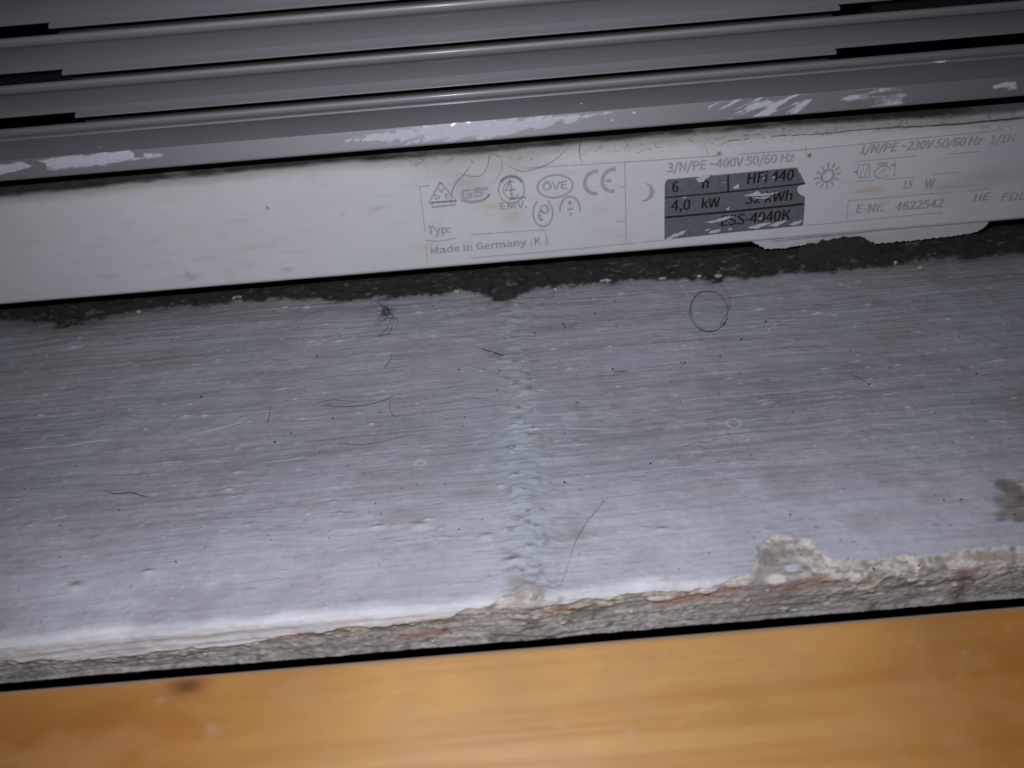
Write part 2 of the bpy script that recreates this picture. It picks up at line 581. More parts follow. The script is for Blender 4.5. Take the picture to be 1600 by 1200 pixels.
    depth = (Y - By) + 4.5 * (fbm(X / 5.0, S / 3.5, 5, 14) - 0.5) + 1.0 * (fbm(X / .8, S / .7, 2, 3) - .5)
    left = sstep(-60, -125, X)
    right = sstep(85, 135, X)
    haze = (sstep(-13, 2, depth) * .7 + .5 * sstep(-4, .5, depth) * (.3 + fbm(X / 4, S / 2, 3, 11))) * np.clip(0.9 * left + 0.75 * right + 0.34, 0, 1)
    base = mix(base, (0.115, 0.115, 0.105), haze * 0.8)
    dk = sstep(-0.7, 0.9, depth)
    fl = fbm(X / 1.6, S / 1.2, 4, 8)
    dcol = np.array([0.017, 0.018, 0.017]) * (0.5 + 1.3 * fl)[..., None]
    dcol = mix(dcol, (0.13, 0.13, 0.115), sstep(.66, .80, fbm(X / 2.2, S / .9, 3, 12)) * .55)
    base = base * (1 - dk[..., None]) + dcol * dk[..., None]
    H += dk * (0.9 * (fl - 0.35)) + np.clip(depth * .35, 0, 2.8) * dk * sstep(195, 180, Y)
    rough = np.maximum(rough, dk * 0.95)
    rough = np.maximum(rough, haze * 0.8)

    # broken front edge: where the paint stops, on the top or round the front
    pts = [(-60, 31), (0, 29), (60, 28), (135, 24), (250, 26), (340, 27), (450, 35), (540, 40), (640, 40), (700, 44), (740, 52), (768, 58), (790, 68), (805, 66), (822, 74),
           (842, 66), (850, 60), (858, 51), (1000, 53), (1080, 55), (1130, 60), (1150, 72), (1168, 74), (1180, 90), (1186, 108), (1178, 116), (1196, 122), (1206, 131), (1230, 128), (1240, 120), (1266, 117), (1274, 102), (1284, 96), (1300, 84), (1400, 78),
           (1500, 78), (1560, 80), (1660, 88)]
    bx, bs = [], []
    for (px, off) in pts:
        py = gap(px) - off
        x, y = on_z(px, py)
        s = -(y - FRONT_Y)
        if off < 75:                       # on the rounded edge or the face
            s = s_at(off)
        bx.append(x)
        bs.append(s)
    Bs = np.interp(X, bx, bs)
    rag = 2.4 * (fbm(X / 4.2, S / 3.2, 5, 6) - 0.5) + .5 * (fbm(X / .9, S / .9, 3, 2) - 0.5)
    off = S - Bs + rag                     # > 0 : no paint
    gone = sstep(-0.08, 0.22, off)
    # what shows: pale filler first, then grey screed
    pale_w = np.interp(X, [-150, -20, 0, 8, 45, 56, 60, 150], [.9, 1.5, 3.4, 3.0, 1.9, 1.8, 7.0, 7.5])
    pale_w = pale_w * (0.55 + 0.9 * fbm(X / 6, S * 0 + 2.2, 4, 9))
    pale = sstep(0.5, -0.5, off - pale_w + 1.6 * (fbm(X / 2, S / 1.6, 4, 10) - 0.5))
    n1 = fbm(X / 2.2, S / 2.0, 5, 3, .65)
    n2 = fbm(X / .7, S / .6, 3, 5)
    screed = np.array([0.41, 0.385, 0.37]) * (0.70 + 0.6 * n1)[..., None]
    screed = mix(screed, (0.17, 0.168, 0.145), sstep(.52, .74, fbm(X / 9, S / 3, 4, 7)) * .65)
    screed = mix(screed, (0.44, 0.43, 0.41), sstep(.62, .80, n2) * .5)
    filler = np.array([0.56, 0.525, 0.475]) * (0.60 + 0.75 * n1)[..., None]
    filler = mix(filler, (0.25, 0.215, 0.19), sstep(.55, .75, fbm(X / 2.2, S / 2.2, 4, 4)) * .6)
    under = filler * pale[..., None] + screed * (1 - pale[..., None])
    crisp = fbm(X / .9, S / .8, 3, 13)
    under *= (1 + .55 * (crisp - .5) + .35 * (fbm(X / .4, S / .4, 2, 1) - .5))[..., None]
    under = mix(under, (.13, .12, .11), sstep(.62, .74, fbm(X / 1.6, S / 1.0, 4, 11)) * .6)
    # old red paint left in strips
    for (p0, p1, o0, o1, th) in [((365, 0), (500, 0), 33, 40, 1.7), ((858, 0), (890, 0), 42, 46, 1.2), ((1030, 0), (1165, 0), 33, 45, 1.5), ((1212, 0), (1300, 0), 40, 52, 2.2), ((600, 0), (700, 0), 12, 20, 1.0)]:
        xa = on_z(p0[0], gap(p0[0]) - o0)[0]
        xb = on_z(p1[0], gap(p1[0]) - o1)[0]
        sc = np.interp(X, [xa, xb], [s_at(o0), s_at(o1)])
        ms = sstep(th, th * .5, np.abs(S - sc) + 1.1 * (fbm(X / 4, S / 1.2, 4, 8) - .5)) * sstep(xa - 1, xa + 1, X) * sstep(xb + 1, xb - 1, X)
        under = mix(under, (0.37, 0.215, 0.185), ms * (.45 + .5 * sstep(.4, .6, fbm(X / 3, S / 1.2, 3, 5))))
    # rusty run at the far right, mortar run below the crater
    xr = on_z(1530, gap(1530) - 30)[0]
    under = mix(under, (0.17, 0.095, 0.06), np.exp(-((X - xr) / 2.0) ** 2) * sstep(-1, 2, S) * .75)
    xm = on_z(1205, gap(1205) - 40)[0]
    under = mix(under, (0.31, 0.285, 0.285), np.exp(-((X - xm) / (4.2 + .25 * S)) ** 2) * sstep(-14, -8, S) * .85)
    # chunks of white filler, dark pits and olive dirt along the break
    rk = random.Random(3)
    spots = [((1215, 905), 2.6, 1.6, (.66, .64, .60), .9), ((1345, 905), 1.6, 1.4, (.70, .68, .64), .9), ((1110, 925), 2.4, .9, (.62, .59, .53), .8), ((1035, 938), 3.0, .9, (.62, .60, .54), .8), ((1170, 880), 3.0, 1.4, (.56, .51, .46), .7),
             ((1235, 850), 1.3, .9, (.46, .47, .49), .9), ((1240, 885), 2.0, 1.3, (.50, .53, .58), .8), ((1205, 868), 2.0, 2.2, (.24, .205, .18), .7), ((1262, 862), 2.2, 1.5, (.30, .25, .22), .75), ((1225, 846), 4, .7, (.30, .26, .23), .7),
             ((920, 962), 7, 1.5, (.17, .18, .14), .75), ((990, 950), 6, 1.2, (.22, .22, .18), .6), ((600, 985), 6, 1.5, (.20, .20, .17), .6), ((690, 975), 5, 1.2, (.28, .24, .19), .6), ((500, 995), 6, 1.4, (.24, .235, .21), .5),
             ((1445, 880), 1.0, 2.2, (.30, .22, .17), .7), ((1440, 895), .7, 1.6, (.75, .73, .68), .7), ((1555, 868), 6, 1.6, (.27, .22, .19), .7), ((1480, 915), 9, 1.3, (.19, .175, .17), .6), ((1330, 915), 7, 1.2, (.24, .235, .215), .6), ((810, 925), 3, 2.2, (.34, .29, .25), .6), ((815, 905), 2, .8, (.30, .27, .25), .6), ((840, 945), 3, 1.2, (.52, .49, .45), .6)]
    for k in range(70):
        qx = rk.uniform(-20, 1620)
        spots.append(((qx, gap(qx) - rk.uniform(4, 44)), rk.uniform(.3, 1.1), rk.uniform(.25, .6), rk.choice([(.68, .66, .62), (.60, .57, .52), (.18, .175, .16), (.14, .13, .12)]), rk.uniform(.4, .85)))
    for (p, ax, ay, c, am) in spots:
        of = gap(p[0]) - p[1]
        x0_, y0_ = on_z(*p)
        s0_ = -(y0_ - FRONT_Y) if of >= 75 else s_at(of)
        m_ = 2.4 * max(ax, ay)
        c0, c1 = np.searchsorted(X[0], [x0_ - m_, x0_ + m_])
        r0, r1 = np.searchsorted(arc, [s0_ - m_, s0_ + m_])
        ux, us = X[r0:r1, c0:c1] - x0_, S[r0:r1, c0:c1] - s0_
        g_ = np.exp(-((ux / ax) ** 2 + (us / ay) ** 2) * (.35 + 1.3 * fbm(X[r0:r1, c0:c1] / (.6 * ax), S[r0:r1, c0:c1] / (.6 * ay), 3, 7)))
        g_ = sstep(.25, .75, g_)
        under[r0:r1, c0:c1] = mix(under[r0:r1, c0:c1], c, g_ * am)
        H[r0:r1, c0:c1] += g_ * (.3 if c[0] > .4 else -.25) * gone[r0:r1, c0:c1]
    base = base * (1 - gone[..., None]) + under * gone[..., None]
    rough = rough * (1 - gone) + 0.9 * gone
    H -= gone * (0.35 + 0.25 * (1 - pale))
    H += gone * (0.40 * (n1 - 0.5) + 0.25 * (n2 - 0.5) + .30 * (fbm(X / .5, S / .45, 2, 9) - .5))
    # the paint curls up along the break
    lip = np.exp(-((off + 0.45) / 0.45) ** 2) * sstep(.35, .6, fbm(X / 5, S / 5, 3, 1))
    H += 0.08 * lip
    # crater rim
    cx, cy_ = on_z(1215, 862)
    rim = np.exp(-((np.hypot((X - cx) * .9, S + (cy_ - FRONT_Y)) - 4.2) / 1.3) ** 2)
    H += 0.35 * rim * (fbm(X / 1.5, S / 1.5, 3, 2))
    nearbottom = sstep(arc[len(top) + na + nf + 1], arc[len(top) + na + nf] - 1.5, S)
    H *= nearbottom
    below = (S > arc[len(top) + na + nf] + .05)
    base[below] = (.02, .02, .02)  # undercut coloured black, so the gap's shade is in the paint
    farback = sstep(200, 176, Y)
    H *= np.where(A < 0.01, farback, 1)

    NY, NZ = -np.sin(A), np.cos(A)
    P = np.stack([X, Y + NY * H, Z + NZ * H], -1)
    o = grid_obj('painted_ledge', P, M_LEDGE, color=base, rough=np.clip(rough, .2, 1), flip=True)
    tag(o, 'pale blue-grey painted ledge with brush marks, filled seam and crumbling front edge', 'ledge')
    return o


ledge = build_ledge()

# ------------------------------------------------------------------ wooden board in front
WZ = -9.5


def build_board():
    y_edge = on_z(800, 1013.0, WZ)[1]
    R = 0.6
    prof = [(y_edge, -20.0), (y_edge, -13.0), (y_edge, WZ - R)]
    for i in range(1, 9):
        a = math.pi / 2 * i / 8
        prof.append((y_edge - R + R * math.cos(a), WZ - R + R * math.sin(a)))
    for y in np.arange(y_edge - R - .5, -10, -0.5):
        prof.append((y, WZ))
    prof = np.array(prof)
    xs = np.arange(-190, 190.1, 0.8)
    X = np.repeat(xs[None], len(prof), 0)
    Y = np.repeat(prof[:, 0:1], len(xs), 1)
    Z = np.repeat(prof[:, 1:2], len(xs), 1)
    D = y_edge - Y
    wv = 3.5 * (fbm(X / 90, D / 30, 3, 2) - .5)
    g = fbm(X / 160, (D + wv) / 3.4, 3, 4)
    g2 = fbm(X / 60, (D + wv) / .7, 2, 9)
    col = np.zeros(X.shape + (3,)) + np.array([0.54, 0.300, 0.088])
    col = mix(col, (0.43, 0.175, 0.036), sstep(.48, .75, g) * .5)
    col = mix(col, (0.60, 0.320, 0.105), sstep(.48, .25, g) * .5)
    col *= (0.95 + .10 * g2)[..., None]
    g3 = fbm(X / 9, (D + wv) / .45, 2, 11)
    col = mix(col, (.30, .12, .025), sstep(.62, .78, g3) * .10)
    side_falloff = sstep(25, 95, np.abs(X - 8))
    col = mix(col, (.36, .130, .018), side_falloff * .7 * (.5 + fbm(X / 40, D / 10, 3, 13)))  # flash falloff towards both ends put into the wood colour, broken by noise
    blot = fbm(X / 22, D / 14, 4, 6)
    col *= (0.80 + .40 * blot)[..., None]
    pink = sstep(.5, .72, fbm(X / 14 + 8, D / 8, 4, 1))
    col = mix(col, (.50, .27, .12), pink * .35)
    # knot on the edge
    kx, ky = on_z(292, 1072, WZ)
    kd = np.hypot((X - kx) / 4.2, (Y - ky) / 2.2)
    col = mix(col, (0.13, 0.035, 0.012), np.exp(-kd ** 2) * .9)
    # worn dirty arris
    col = mix(col, (0.27, 0.21, 0.175), sstep(1.3, .5, D + .5 * (fbm(X / 8, D / 3, 3, 3) - .5)) * .85)
    # pale dust and spatter in the varnish
    for (px, r) in [((1246, 1012), 1.1), ((1247, 1000), .7), ((1420, 1005), .9), ((1437, 1010), .8), ((1576, 980), .9), ((935, 1038), 1.2), ((1036, 1022), .9), ((985, 1145), 2.0), ((1120, 1000), .6),
                    ((250, 1095), 1.6), ((1390, 995), .8), ((1505, 1020), 1.3), ((330, 1140), 2.4), ((875, 1135), 1.2)]:
        x, y = on_z(*px, WZ)
        e = np.hypot(X - x, Y - y) / r
        col = mix(col, (.60, .50, .45), np.exp(-(e * 2.0) ** 2) * .22)
    for (a, b) in [((230, 1060), (350, 1150)), ((310, 1165), (365, 1130)), ((1500, 1060), (1515, 1010)), ((290, 1085), (330, 1120)), ((1060, 1130), (1130, 1095))]:
        ax, ay = on_z(*a, WZ)
        bx, by = on_z(*b, WZ)
        L2 = (bx - ax) ** 2 + (by - ay) ** 2
        t = np.clip(((X - ax) * (bx - ax) + (Y - ay) * (by - ay)) / L2, 0, 1)
        dd = np.hypot(X - ax - t * (bx - ax), Y - ay - t * (by - ay))
        col = mix(col, (.58, .40, .25), np.exp(-(dd / .4) ** 2) * .12)
    rough = 0.36 + .2 * fbm(X / 9, D / 6, 4, 12)
    H = .10 * (fbm(X / 40, D / 2.5, 3, 5) - .5)
    P = np.stack([X, Y, Z + H * (Z > WZ - .01)], -1)
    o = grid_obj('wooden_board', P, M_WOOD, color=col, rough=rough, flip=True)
    # make sure it faces up
    o.data.update()
    if o.data.polygons[len(o.data.polygons) - 5].normal.z < 0:
        o.data.flip_normals()
    tag(o, 'orange varnished pine board with a dark knot beside the black gap', 'board')


build_board()
if ledge.data.polygons[1000].normal.z < 0:
    ledge.data.flip_normals()

# ------------------------------------------------------------------ storage heater
heater = bpy.data.objects.new('storage_heater', None)
heater.empty_display_size = 0.02
heater.location = (0, 0.178, 0.0)
link(heater)
tag(heater, 'old storage heater with grey ribbed grille above a white worn rating panel', 'heater')
bpy.context.view_layer.update()
HINV = Matrix.Translation((0, -0.178, 0))


def part(o):
    """parent to the heater keeping world coordinates"""
    o.parent = heater
    o.matrix_parent_inverse = HINV
    return o


def sub(o, p):
    o.parent = p
    return o


XW = 235.0


def extrude_strips(strips, x0, x1, step=6.0):
    xs = np.linspace(x0, x1, max(2, int((x1 - x0) / step) + 1))
    V, Fc = [], []
    for st in strips:
        b = len(V)
        n = len(st)
        for x in xs:
            for (y, z) in st:
                V.append((x, y, z))
        for i in range(len(xs) - 1):
            for k in range(n - 1):
                a = b + i * n + k
                Fc.append((a, a + n, a + n + 1, a + 1))
    return V, Fc


def chaikin(p, it=3):
    p = np.asarray(p, float)
    for _ in range(it):
        q = [p[0]]
        for i in range(len(p) - 1):
            q.append(.75 * p[i] + .25 * p[i + 1])
            q.append(.25 * p[i] + .75 * p[i + 1])
        q.append(p[-1])
        p = np.array(q)
    return p


PITCHZ = 10.35
Z0 = 61.1                      # groove between bottom rail and first slat


def sect(pts, ztop):
    return [(GY - d, ztop + z) for (z, d) in pts]


NOSE = [(-3.4, -3.6), (-1.3, -1.2), (-0.62, -0.15), (-0.60, 0.35), (-0.95, 0.80), (-1.6, 0.92), (-2.3, 0.75), (-2.55, 0.45)]
TROUGH = [(-2.55, 0.45), (-2.9, -0.15), (-3.7, -1.1), (-5.2, -2.0), (-6.9, -2.5), (-8.3, -2.65)]
BAND = [(-8.3, -2.65), (-8.55, -2.15), (-8.95, -1.45)]
BAND2 = [(-8.95, -1.45), (-9.6, -0.25), (-9.80, -0.15), (-9.92, -0.5), (-9.95, -4.0)]
BANDCUT = [(-8.95, -1.45), (-9.05, -1.6), (-9.10, -4.0)]


def slot_x(py, *pxs):
    return [on_y(px, py)[0] for px in pxs]


groove_strips = []
for i in range(5):
    zt = Z0 + PITCHZ * (i + 1)
    ends = [(slot_x(185, 118)[0], slot_x(88, 1306)[0]), (slot_x(117, 97)[0], slot_x(22, 1311)[0])]
    xl, xr = ends[i] if i < 2 else (slot_x(42, 75)[0] + (i - 2) * -3, slot_x(-40, 1316)[0])
    V, Fc = extrude_strips([sect(chaikin(NOSE), zt), sect(chaikin(TROUGH), zt), sect(chaikin(BAND, 2), zt)], -XW, XW)
    for (a, b, st) in [(xl, xr, chaikin(BAND2, 2)), (-XW, xl, np.array(BANDCUT)), (xr, XW, np.array(BANDCUT))]:
        v2, f2 = extrude_strips([sect(st, zt)], a, b)
        n = len(V)
        V += v2
        Fc += [tuple(k + n for k in f) for f in f2]
    # groove floor, coloured black for the shade in it, only where not cut through
    v2, f2 = extrude_strips([[(GY + 3.4, zt - PITCHZ - 3.2), (GY + 3.4, zt - PITCHZ + .6)]], xl, xr)
    groove_strips.append((v2, f2))
    # ends of the slot, cut through the sheet
    for xe in (xl, xr):
        n = len(V)
        V += [(xe, GY + .3, zt - 9.1), (xe, GY + 4, zt - 9.1), (xe, GY + 4, zt - 9.86), (xe, GY - .05, zt - 9.7)]
        Fc.append((n, n + 1, n + 2, n + 3))
    o = part(mesh_obj('slat', V, Fc, M_LACQ))
    sub(mesh_obj('groove_shade', *groove_strips[-1], M_GROOVE_SHADE), o)

RAIL_A = [(-3.4, -3.6), (-1.3, -1.2), (-0.62, -0.15), (-0.60, 0.4), (-0.95, 0.95), (-1.7, 1.1), (-2.1, 1.0)]
RAIL_B = [(-2.1, 1.0), (-2.6, 0.55), (-3.1, 0.40), (-3.30, 0.62), (-3.45, 0.66), (-3.6, 0.5)]
RAIL_C = [(-3.6, 0.5), (-4.4, -0.1), (-6.0, -0.85), (-8.0, -1.3), (-9.5, -1.4)]
RAIL_D = [(-9.5, -1.4), (-10.6, -0.7), (-12.6, 0.55), (-13.4, 1.0), (-13.8, 0.9), (-13.9, 0.2), (-13.6, -6.0)]
rail_z = Z0
V, Fc = extrude_strips([sect(chaikin(s), rail_z) for s in (RAIL_A, RAIL_B, RAIL_C, RAIL_D)], -XW, XW)
rail = mesh_obj('grille_rail', V, Fc, M_LACQ)
part(rail)

# dark inside of the casing, open at the front
V = [(-XW, GY + 6, 45), (XW, GY + 6, 45), (XW, GY + 160, 45), (-XW, GY + 160, 45), (-XW, GY + 6, 118), (XW, GY + 6, 118), (XW, GY + 160, 118), (-XW, GY + 160, 118)]
part(mesh_obj('inner_casing', V, [(2, 3, 7, 6), (0, 1, 2, 3), (7, 4, 5, 6), (0, 3, 7, 4), (1, 5, 6, 2)], M_DARK, smooth=False))

# paint smears on the rail: thin ragged films lying on its surface
railD = np.array(sect(chaikin(RAIL_D, 4), rail_z))
railC = np.array(sect(chaikin(RAIL_C, 4), rail_z))
railAB = np.array(sect(chaikin(RAIL_A + RAIL_B[1:], 4), rail_z))


def smear(curve, z_hi, z_lo, x0, x1, maskf, mat, name='paint_smear', parent=None, th=0.12):
    """film over the part of the profile between two heights"""
    zc = curve[:, 1]
    sel = curve[(zc <= z_hi + .01) & (zc >= z_lo - .01)]
    d = np.concatenate([[0], np.cumsum(np.hypot(*np.diff(sel, axis=0).T))])
    n = max(8, int(d[-1] / 0.16))
    t = np.linspace(0, d[-1], n)
    yy = np.interp(t, d, sel[:, 0])
    zz = np.interp(t, d, sel[:, 1])
    ty, tz = np.gradient(yy), np.gradient(zz)
    ln = np.hypot(ty, tz) + 1e-9
    ny, nz = tz / ln, -ty / ln            # outwards (towards -Y)
    if ny.mean() > 0:
        ny, nz = -ny, -nz
    xs = np.arange(x0, x1, 0.22)
    X = np.repeat(xs[None], n, 0)
    T = np.repeat((t / d[-1])[:, None], len(xs), 1)
    m = maskf((X - x0) / (x1 - x0), T, X)  # > 0 inside
    thick = th * (0.5 + fbm(X / 1.6, T * 4, 3, 5)) * np.clip(m * 4, 0.15, 1)
    P = np.stack([X, yy[:, None] + ny[:, None] * (thick + .02), zz[:, None] + nz[:, None] * (thick + .02)], -1)
    keep = (m[:-1, :-1] > 0) & (m[1:, 1:] > 0) & (m[:-1, 1:] > 0) & (m[1:, :-1] > 0)
    if keep.sum() < 3:
        return None
    o = grid_obj(name, P, mat, keep=keep, rough=np.clip(m * 4.5, 0, 1))
    return sub(o, parent if parent is not None else rail)


def rx(px, py):
    return on_y(px, py, GY - .6)[0]


def m_left(u, t, X):
    top = np.interp(u, [0, .3, .5, .85, 1], [.02, .05, -.05, -.05, .35])
    bot = np.interp(u, [0, .25, .3, .55, .8, .93, 1], [.9, .8, .72, .78, .62, .6, .45])
    n = fbm(X / 3, t * 3, 4, 2) - .5
    patch = sstep(.42, .6, fbm(X / 5, t * 2.5, 3, 7)) * (u < .45)
    return np.minimum(t - top, bot - t) + .28 * n - .30 * patch - .5 * np.exp(-((u - .86) / .025) ** 2) * (t < .4)


smear(railD, rail_z - 9.35, rail_z - 13.3, rx(-30, 275), rx(258, 250), m_left, M_FILM)


def m_mid(u, t, X):
    top = np.interp(u, [0, .1, .3, .6, .8, 1], [.35, .12, -.12, -.10, -.05, .1])
    bot = np.interp(u, [0, .08, .2, .4, .62, .78, .9, 1], [.5, .8, .85, 1.0, .95, .55, .4, .15])
    n = fbm(X / 2.2 + t * 2.2, t * 3.4, 4, 6) - .5
    return np.minimum(t - top, bot - t) + (.42 + .0) * n + .30 * (fbm(X / 3.5 + t * 6, t * 1.2 - X / 30, 4, 11) - .5) - .15 * sstep(.6, .75, fbm(X / 1.2 + t * 3, t * 5, 3, 2))


smear(railD, rail_z - 9.35, rail_z - 13.4, rx(538, 228), rx(962, 182), m_mid, M_FILM)


def m_scr(u, t, X):
    n = fbm(X / 2.4 + t * 4.5, t * 1.5 - X / 40, 4, 4) - .5
    env = np.minimum(u * 4, (1 - u) * 2.2)
    return 1.1 * n - .06 + .22 * np.minimum(env, .5) - .18 * np.abs(t - .45) - .5 * sstep(.80, 1.0, u)


smear(railD, rail_z - 9.35, rail_z - 13.3, rx(1085, 175), rx(1300, 155), m_scr, M_FILM)


def m_faint(u, t, X):
    return .5 * (fbm(X / 9 + t, t * 5, 4, 4) - .52) - .2 * np.abs(t - .45) + .10 - .4 * (1 - np.minimum(1, np.minimum(u, 1 - u) * 4))


smear(railD, rail_z - 9.35, rail_z - 13.3, rx(1290, 150), rx(1450, 150), m_faint, M_FILM, th=.04)


def m_r(u, t, X):
    return np.minimum(np.minimum(u, 1 - u) * 1.6, np.minimum(t - .15, .85 - t)) + .5 * (fbm(X / 2.2 + t * 3, t * 3, 4, 9) - .5) - .1


smear(railD, rail_z - 9.6, rail_z - 12.8, rx(1545, 145), rx(1592, 140), m_r, M_FILM)


def m_thin(u, t, X):
    return .5 - np.abs(t - .5) - .25 + .7 * (fbm(X / 5, t * 2, 4, 3) - .5) + .2 * np.minimum(1, np.minimum(u, 1 - u) * 8) - .15


smear(railAB, rail_z - 2.95, rail_z - 3.7, rx(1420, 112), rx(1590, 95), m_thin, M_SMEAR, th=.05)
smear(railAB, rail_z - 2.8, rail_z - 3.9, rx(1360, 116), rx(1408, 110), m_thin, M_SMEAR_RED, th=.05)
smear(railAB, rail_z - 1.0, rail_z - 2.0, rx(58, 210), rx(98, 207), m_thin, M_SMEAR, th=.05)
rnd = random.Random(4)
for (px, py, r) in [(150, 232, .7), (836, 172, .5), (910, 163, .8), (993, 177, .9), (958, 186, .8), (500, 223, .5), (690, 43, 0), ]:
    if r == 0:
        continue
    x = rx(px, py)
    z = on_y(px, py, GY + .6)[1]
    cv = railC if z > rail_z - 9.3 else railD
    smear(cv, z + r * .6, z - r * .6, x - r, x + r, lambda u, t, X: .32 - np.hypot(u - .5, t - .5) + .3 * (fbm(X * 2, t * 3, 3, 2) - .5), M_SMEAR, name='paint_fleck', th=.1)


# ---- white base panel
def build_panel():
    xs = np.arange(-170, 170.1, 0.34)
    s_top = 44.0
    r = 1.6
    prof = []
    for i in range(9):                       # rolled bottom edge
        a = math.pi / 2 * (1 - i / 8)
        prof.append((r - r * math.sin(a), -r + r * math.cos(a)))
    prof = [(0.2, -6.0)] + prof
    for s in np.arange(r + .2, s_top, .22):
        prof.append((s, 0.0))
    prof = np.array(prof)
    S = np.repeat(prof[:, 0:1], len(xs), 1)
    O = np.repeat(prof[:, 1:2], len(xs), 1)
    X = np.repeat(xs[None], len(prof), 0)
    # upper border bends back into the dark, lower at the right hand end
    tp = [(-40, 303), (0, 298), (300, 266), (540, 243), (760, 228), (900, 216), (960, 212), (1060, 204), (1170, 197), (1260, 190), (1400, 183), (1500, 178), (1660, 168)]
    tt = np.array([on_panel(*p) for p in tp])
    St = np.interp(X, tt[:, 0], tt[:, 1])
    e = S - St
    O = O - np.where(e > -1.2, ((e + 1.2) ** 2) * 0.55, 0)
    O = np.maximum(O, -9)
    H = .25 * (fbm(X / 28, S / 14, 3, 2) - .5) + .05 * (fbm(X / 20, S / .9, 3, 5) - .5) + .03 * (fbm(X / 1.2, S / 1.2, 3, 6) - .5)
    col = np.zeros(X.shape + (3,)) + np.array([0.585, 0.592, 0.622])
    col *= (0.93 + .14 * fbm(X / 30, S / 12, 4, 3))[..., None]
    green = np.exp(-((X + 8) / 45) ** 2)
    col = mix(col, (.575, .602, .612), green * .6)
    # yellowed, dusty upper border
    dust = sstep(-6.5, -.5, e + 2.4 * (fbm(X / 9, S / 4, 4, 9) - .5))
    col = mix(col, (.42, .40, .35), dust * .55)
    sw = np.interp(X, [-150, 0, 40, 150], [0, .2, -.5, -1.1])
    soot_shade = sstep(-3.0, -.9, e + sw + .9 * (fbm(X / 4, S / 1.2, 4, 4) - .5))  # crevice dirt and the rail's shadow painted together as one dark band
    soot_shade2 = sstep(-5.0, -1.5, e + 1.5 * (fbm(X / 6, S / 1.5, 4, 1) - .5)) * .35
    soot_shade_col = np.array([.026, .026, .024]) * (.5 + .9 * fbm(X / 1.5, S / .5, 3, 12))[..., None]
    sm = np.clip(np.maximum(soot_shade, soot_shade2), 0, 1)[..., None]
    col = col * (1 - sm) + soot_shade_col * sm
    # stains
    smg = sstep(.60, .80, fbm(X / 6, S / 2.4, 5, 7)) * .12
    col = mix(col, (.30, .30, .30), smg)
    yel = sstep(.66, .8, fbm(X / 14, S / 4, 4, 10)) * .16
    col = mix(col, (.48, .44, .34), yel)

    def spot(px, py, rx_, ry_, c, amt, h=0.0, pw=2):
        x, s = on_panel(px, py)
        ee = np.hypot((X - x) / rx_, (S - s) / ry_) * (.7 + .6 * fbm(X / rx_, S / ry_, 2, 4))
        g = np.exp(-ee ** pw)
        nonlocal col, H
        col = mix(col, c, np.clip(g * amt, 0, 1))
        H = H + h * g
    for p in [(1124, 240, .55, .55), (1265, 243, .5, .5), (418, 325, .35, .35), (1395, 258, .3, .3)]:
        spot(*p, (.05, .045, .04), .95)
    for p in [(300, 432, 2.4, 1.0), (293, 428, .6, 1.2), (590, 325, 2.2, .7), (172, 432, 1.6, .6), (450, 421, 1.4, .8), (535, 335, .8, .5), (740, 300, 5, 2.4), (725, 283, 4.5, 2.0), (700, 258, 8, 3), (800, 255, 9, 3.5)]:
        spot(*p, (.31, .31, .32), .42)
    # ochre scrapes at the right
    for (px, py, rx_, ry_) in [(1345, 300, 3.2, .5), (1365, 296, 3.0, 1.3), (1500, 292, 9, .5), (1560, 280, 9, .6), (1480, 290, 5, .9), (1550, 276, 10, 1.0), (800, 340, 3, 2), (770, 322, 4, 1), (1380, 118, 1, 1)]:
        spot(px, py, rx_, ry_, (.47, .36, .24), .50)
    spot(1550, 268, 8, .5, (.45, .32, .33), .4)
    spot(1600, 240, 22, 14, (.42, .43, .48), .5, pw=3)
    # crack in the old paint along the upper border
    cr = [(1130, 221), (1180, 213), (1250, 210), (1290, 206), (1340, 201), (1400, 196), (1460, 197), (1500, 192), (1560, 187), (1610, 183)]
    cr = [(1125, 247), (1150, 243), (1200, 241), (1265, 210), (1300, 210)]
    cr = [(1130, 222), (1165, 218), (1215, 213), (1262, 210.5), (1300, 208), (1340, 204), (1400, 199.5), (1450, 197.5), (1500, 194), (1545, 190), (1610, 184)]
    cc = np.array([on_panel(*p) for p in cr])
    sc = np.interp(X, cc[:, 0], cc[:, 1]) + .35 * (fbm(X / 2.5, X * 0 + .4, 4, 6) - .5)
    rightw = np.interp(X, [cc[0, 0], cc[4, 0], cc[-1, 0]], [.05, .12, .32])
    ck = sstep(1.25, .6, np.abs(S - sc) / rightw) * (X > cc[0, 0])
    frag = sstep(120, 135, X) * sstep(.45, .6, fbm(X / 1.5, S / .5, 3, 8))
    ck = np.clip(ck * (1 - .6 * frag), 0, 1)
    col = mix(col, (.045, .03, .02), ck * .95)
    col = mix(col, (.20, .09, .045), np.exp(-((X - cc[6, 0]) / 5) ** 2) * ck * .8)
    H = H - .35 * ck
    # fold line near the foot, chips
    rough = .42 + .16 * fbm(X / 3, S / 3, 3, 2) + .4 * sm[..., 0]
    P3 = np.stack([X, PB[1] + PS[1] * S + PN[1] * (O + H), PB[2] + PS[2] * S + PN[2] * (O + H)], -1)
    keep = (e[:-1, :-1] < 3.2)
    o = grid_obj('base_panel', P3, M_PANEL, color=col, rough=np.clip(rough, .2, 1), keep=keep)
    if o.data.polygons[len(o.data.polygons) // 2].normal.y > 0:
        o.data.flip_normals()
    return part(o)


panel = build_panel()

# dark board behind the panel, seen in the slit
part(mesh_obj('back_plate', [(-XW, GY + 13, 5), (XW, GY + 13, 5), (XW, GY + 13, 60), (-XW, GY + 13, 60)], [(0, 1, 2, 3)], M_DARK, smooth=False))


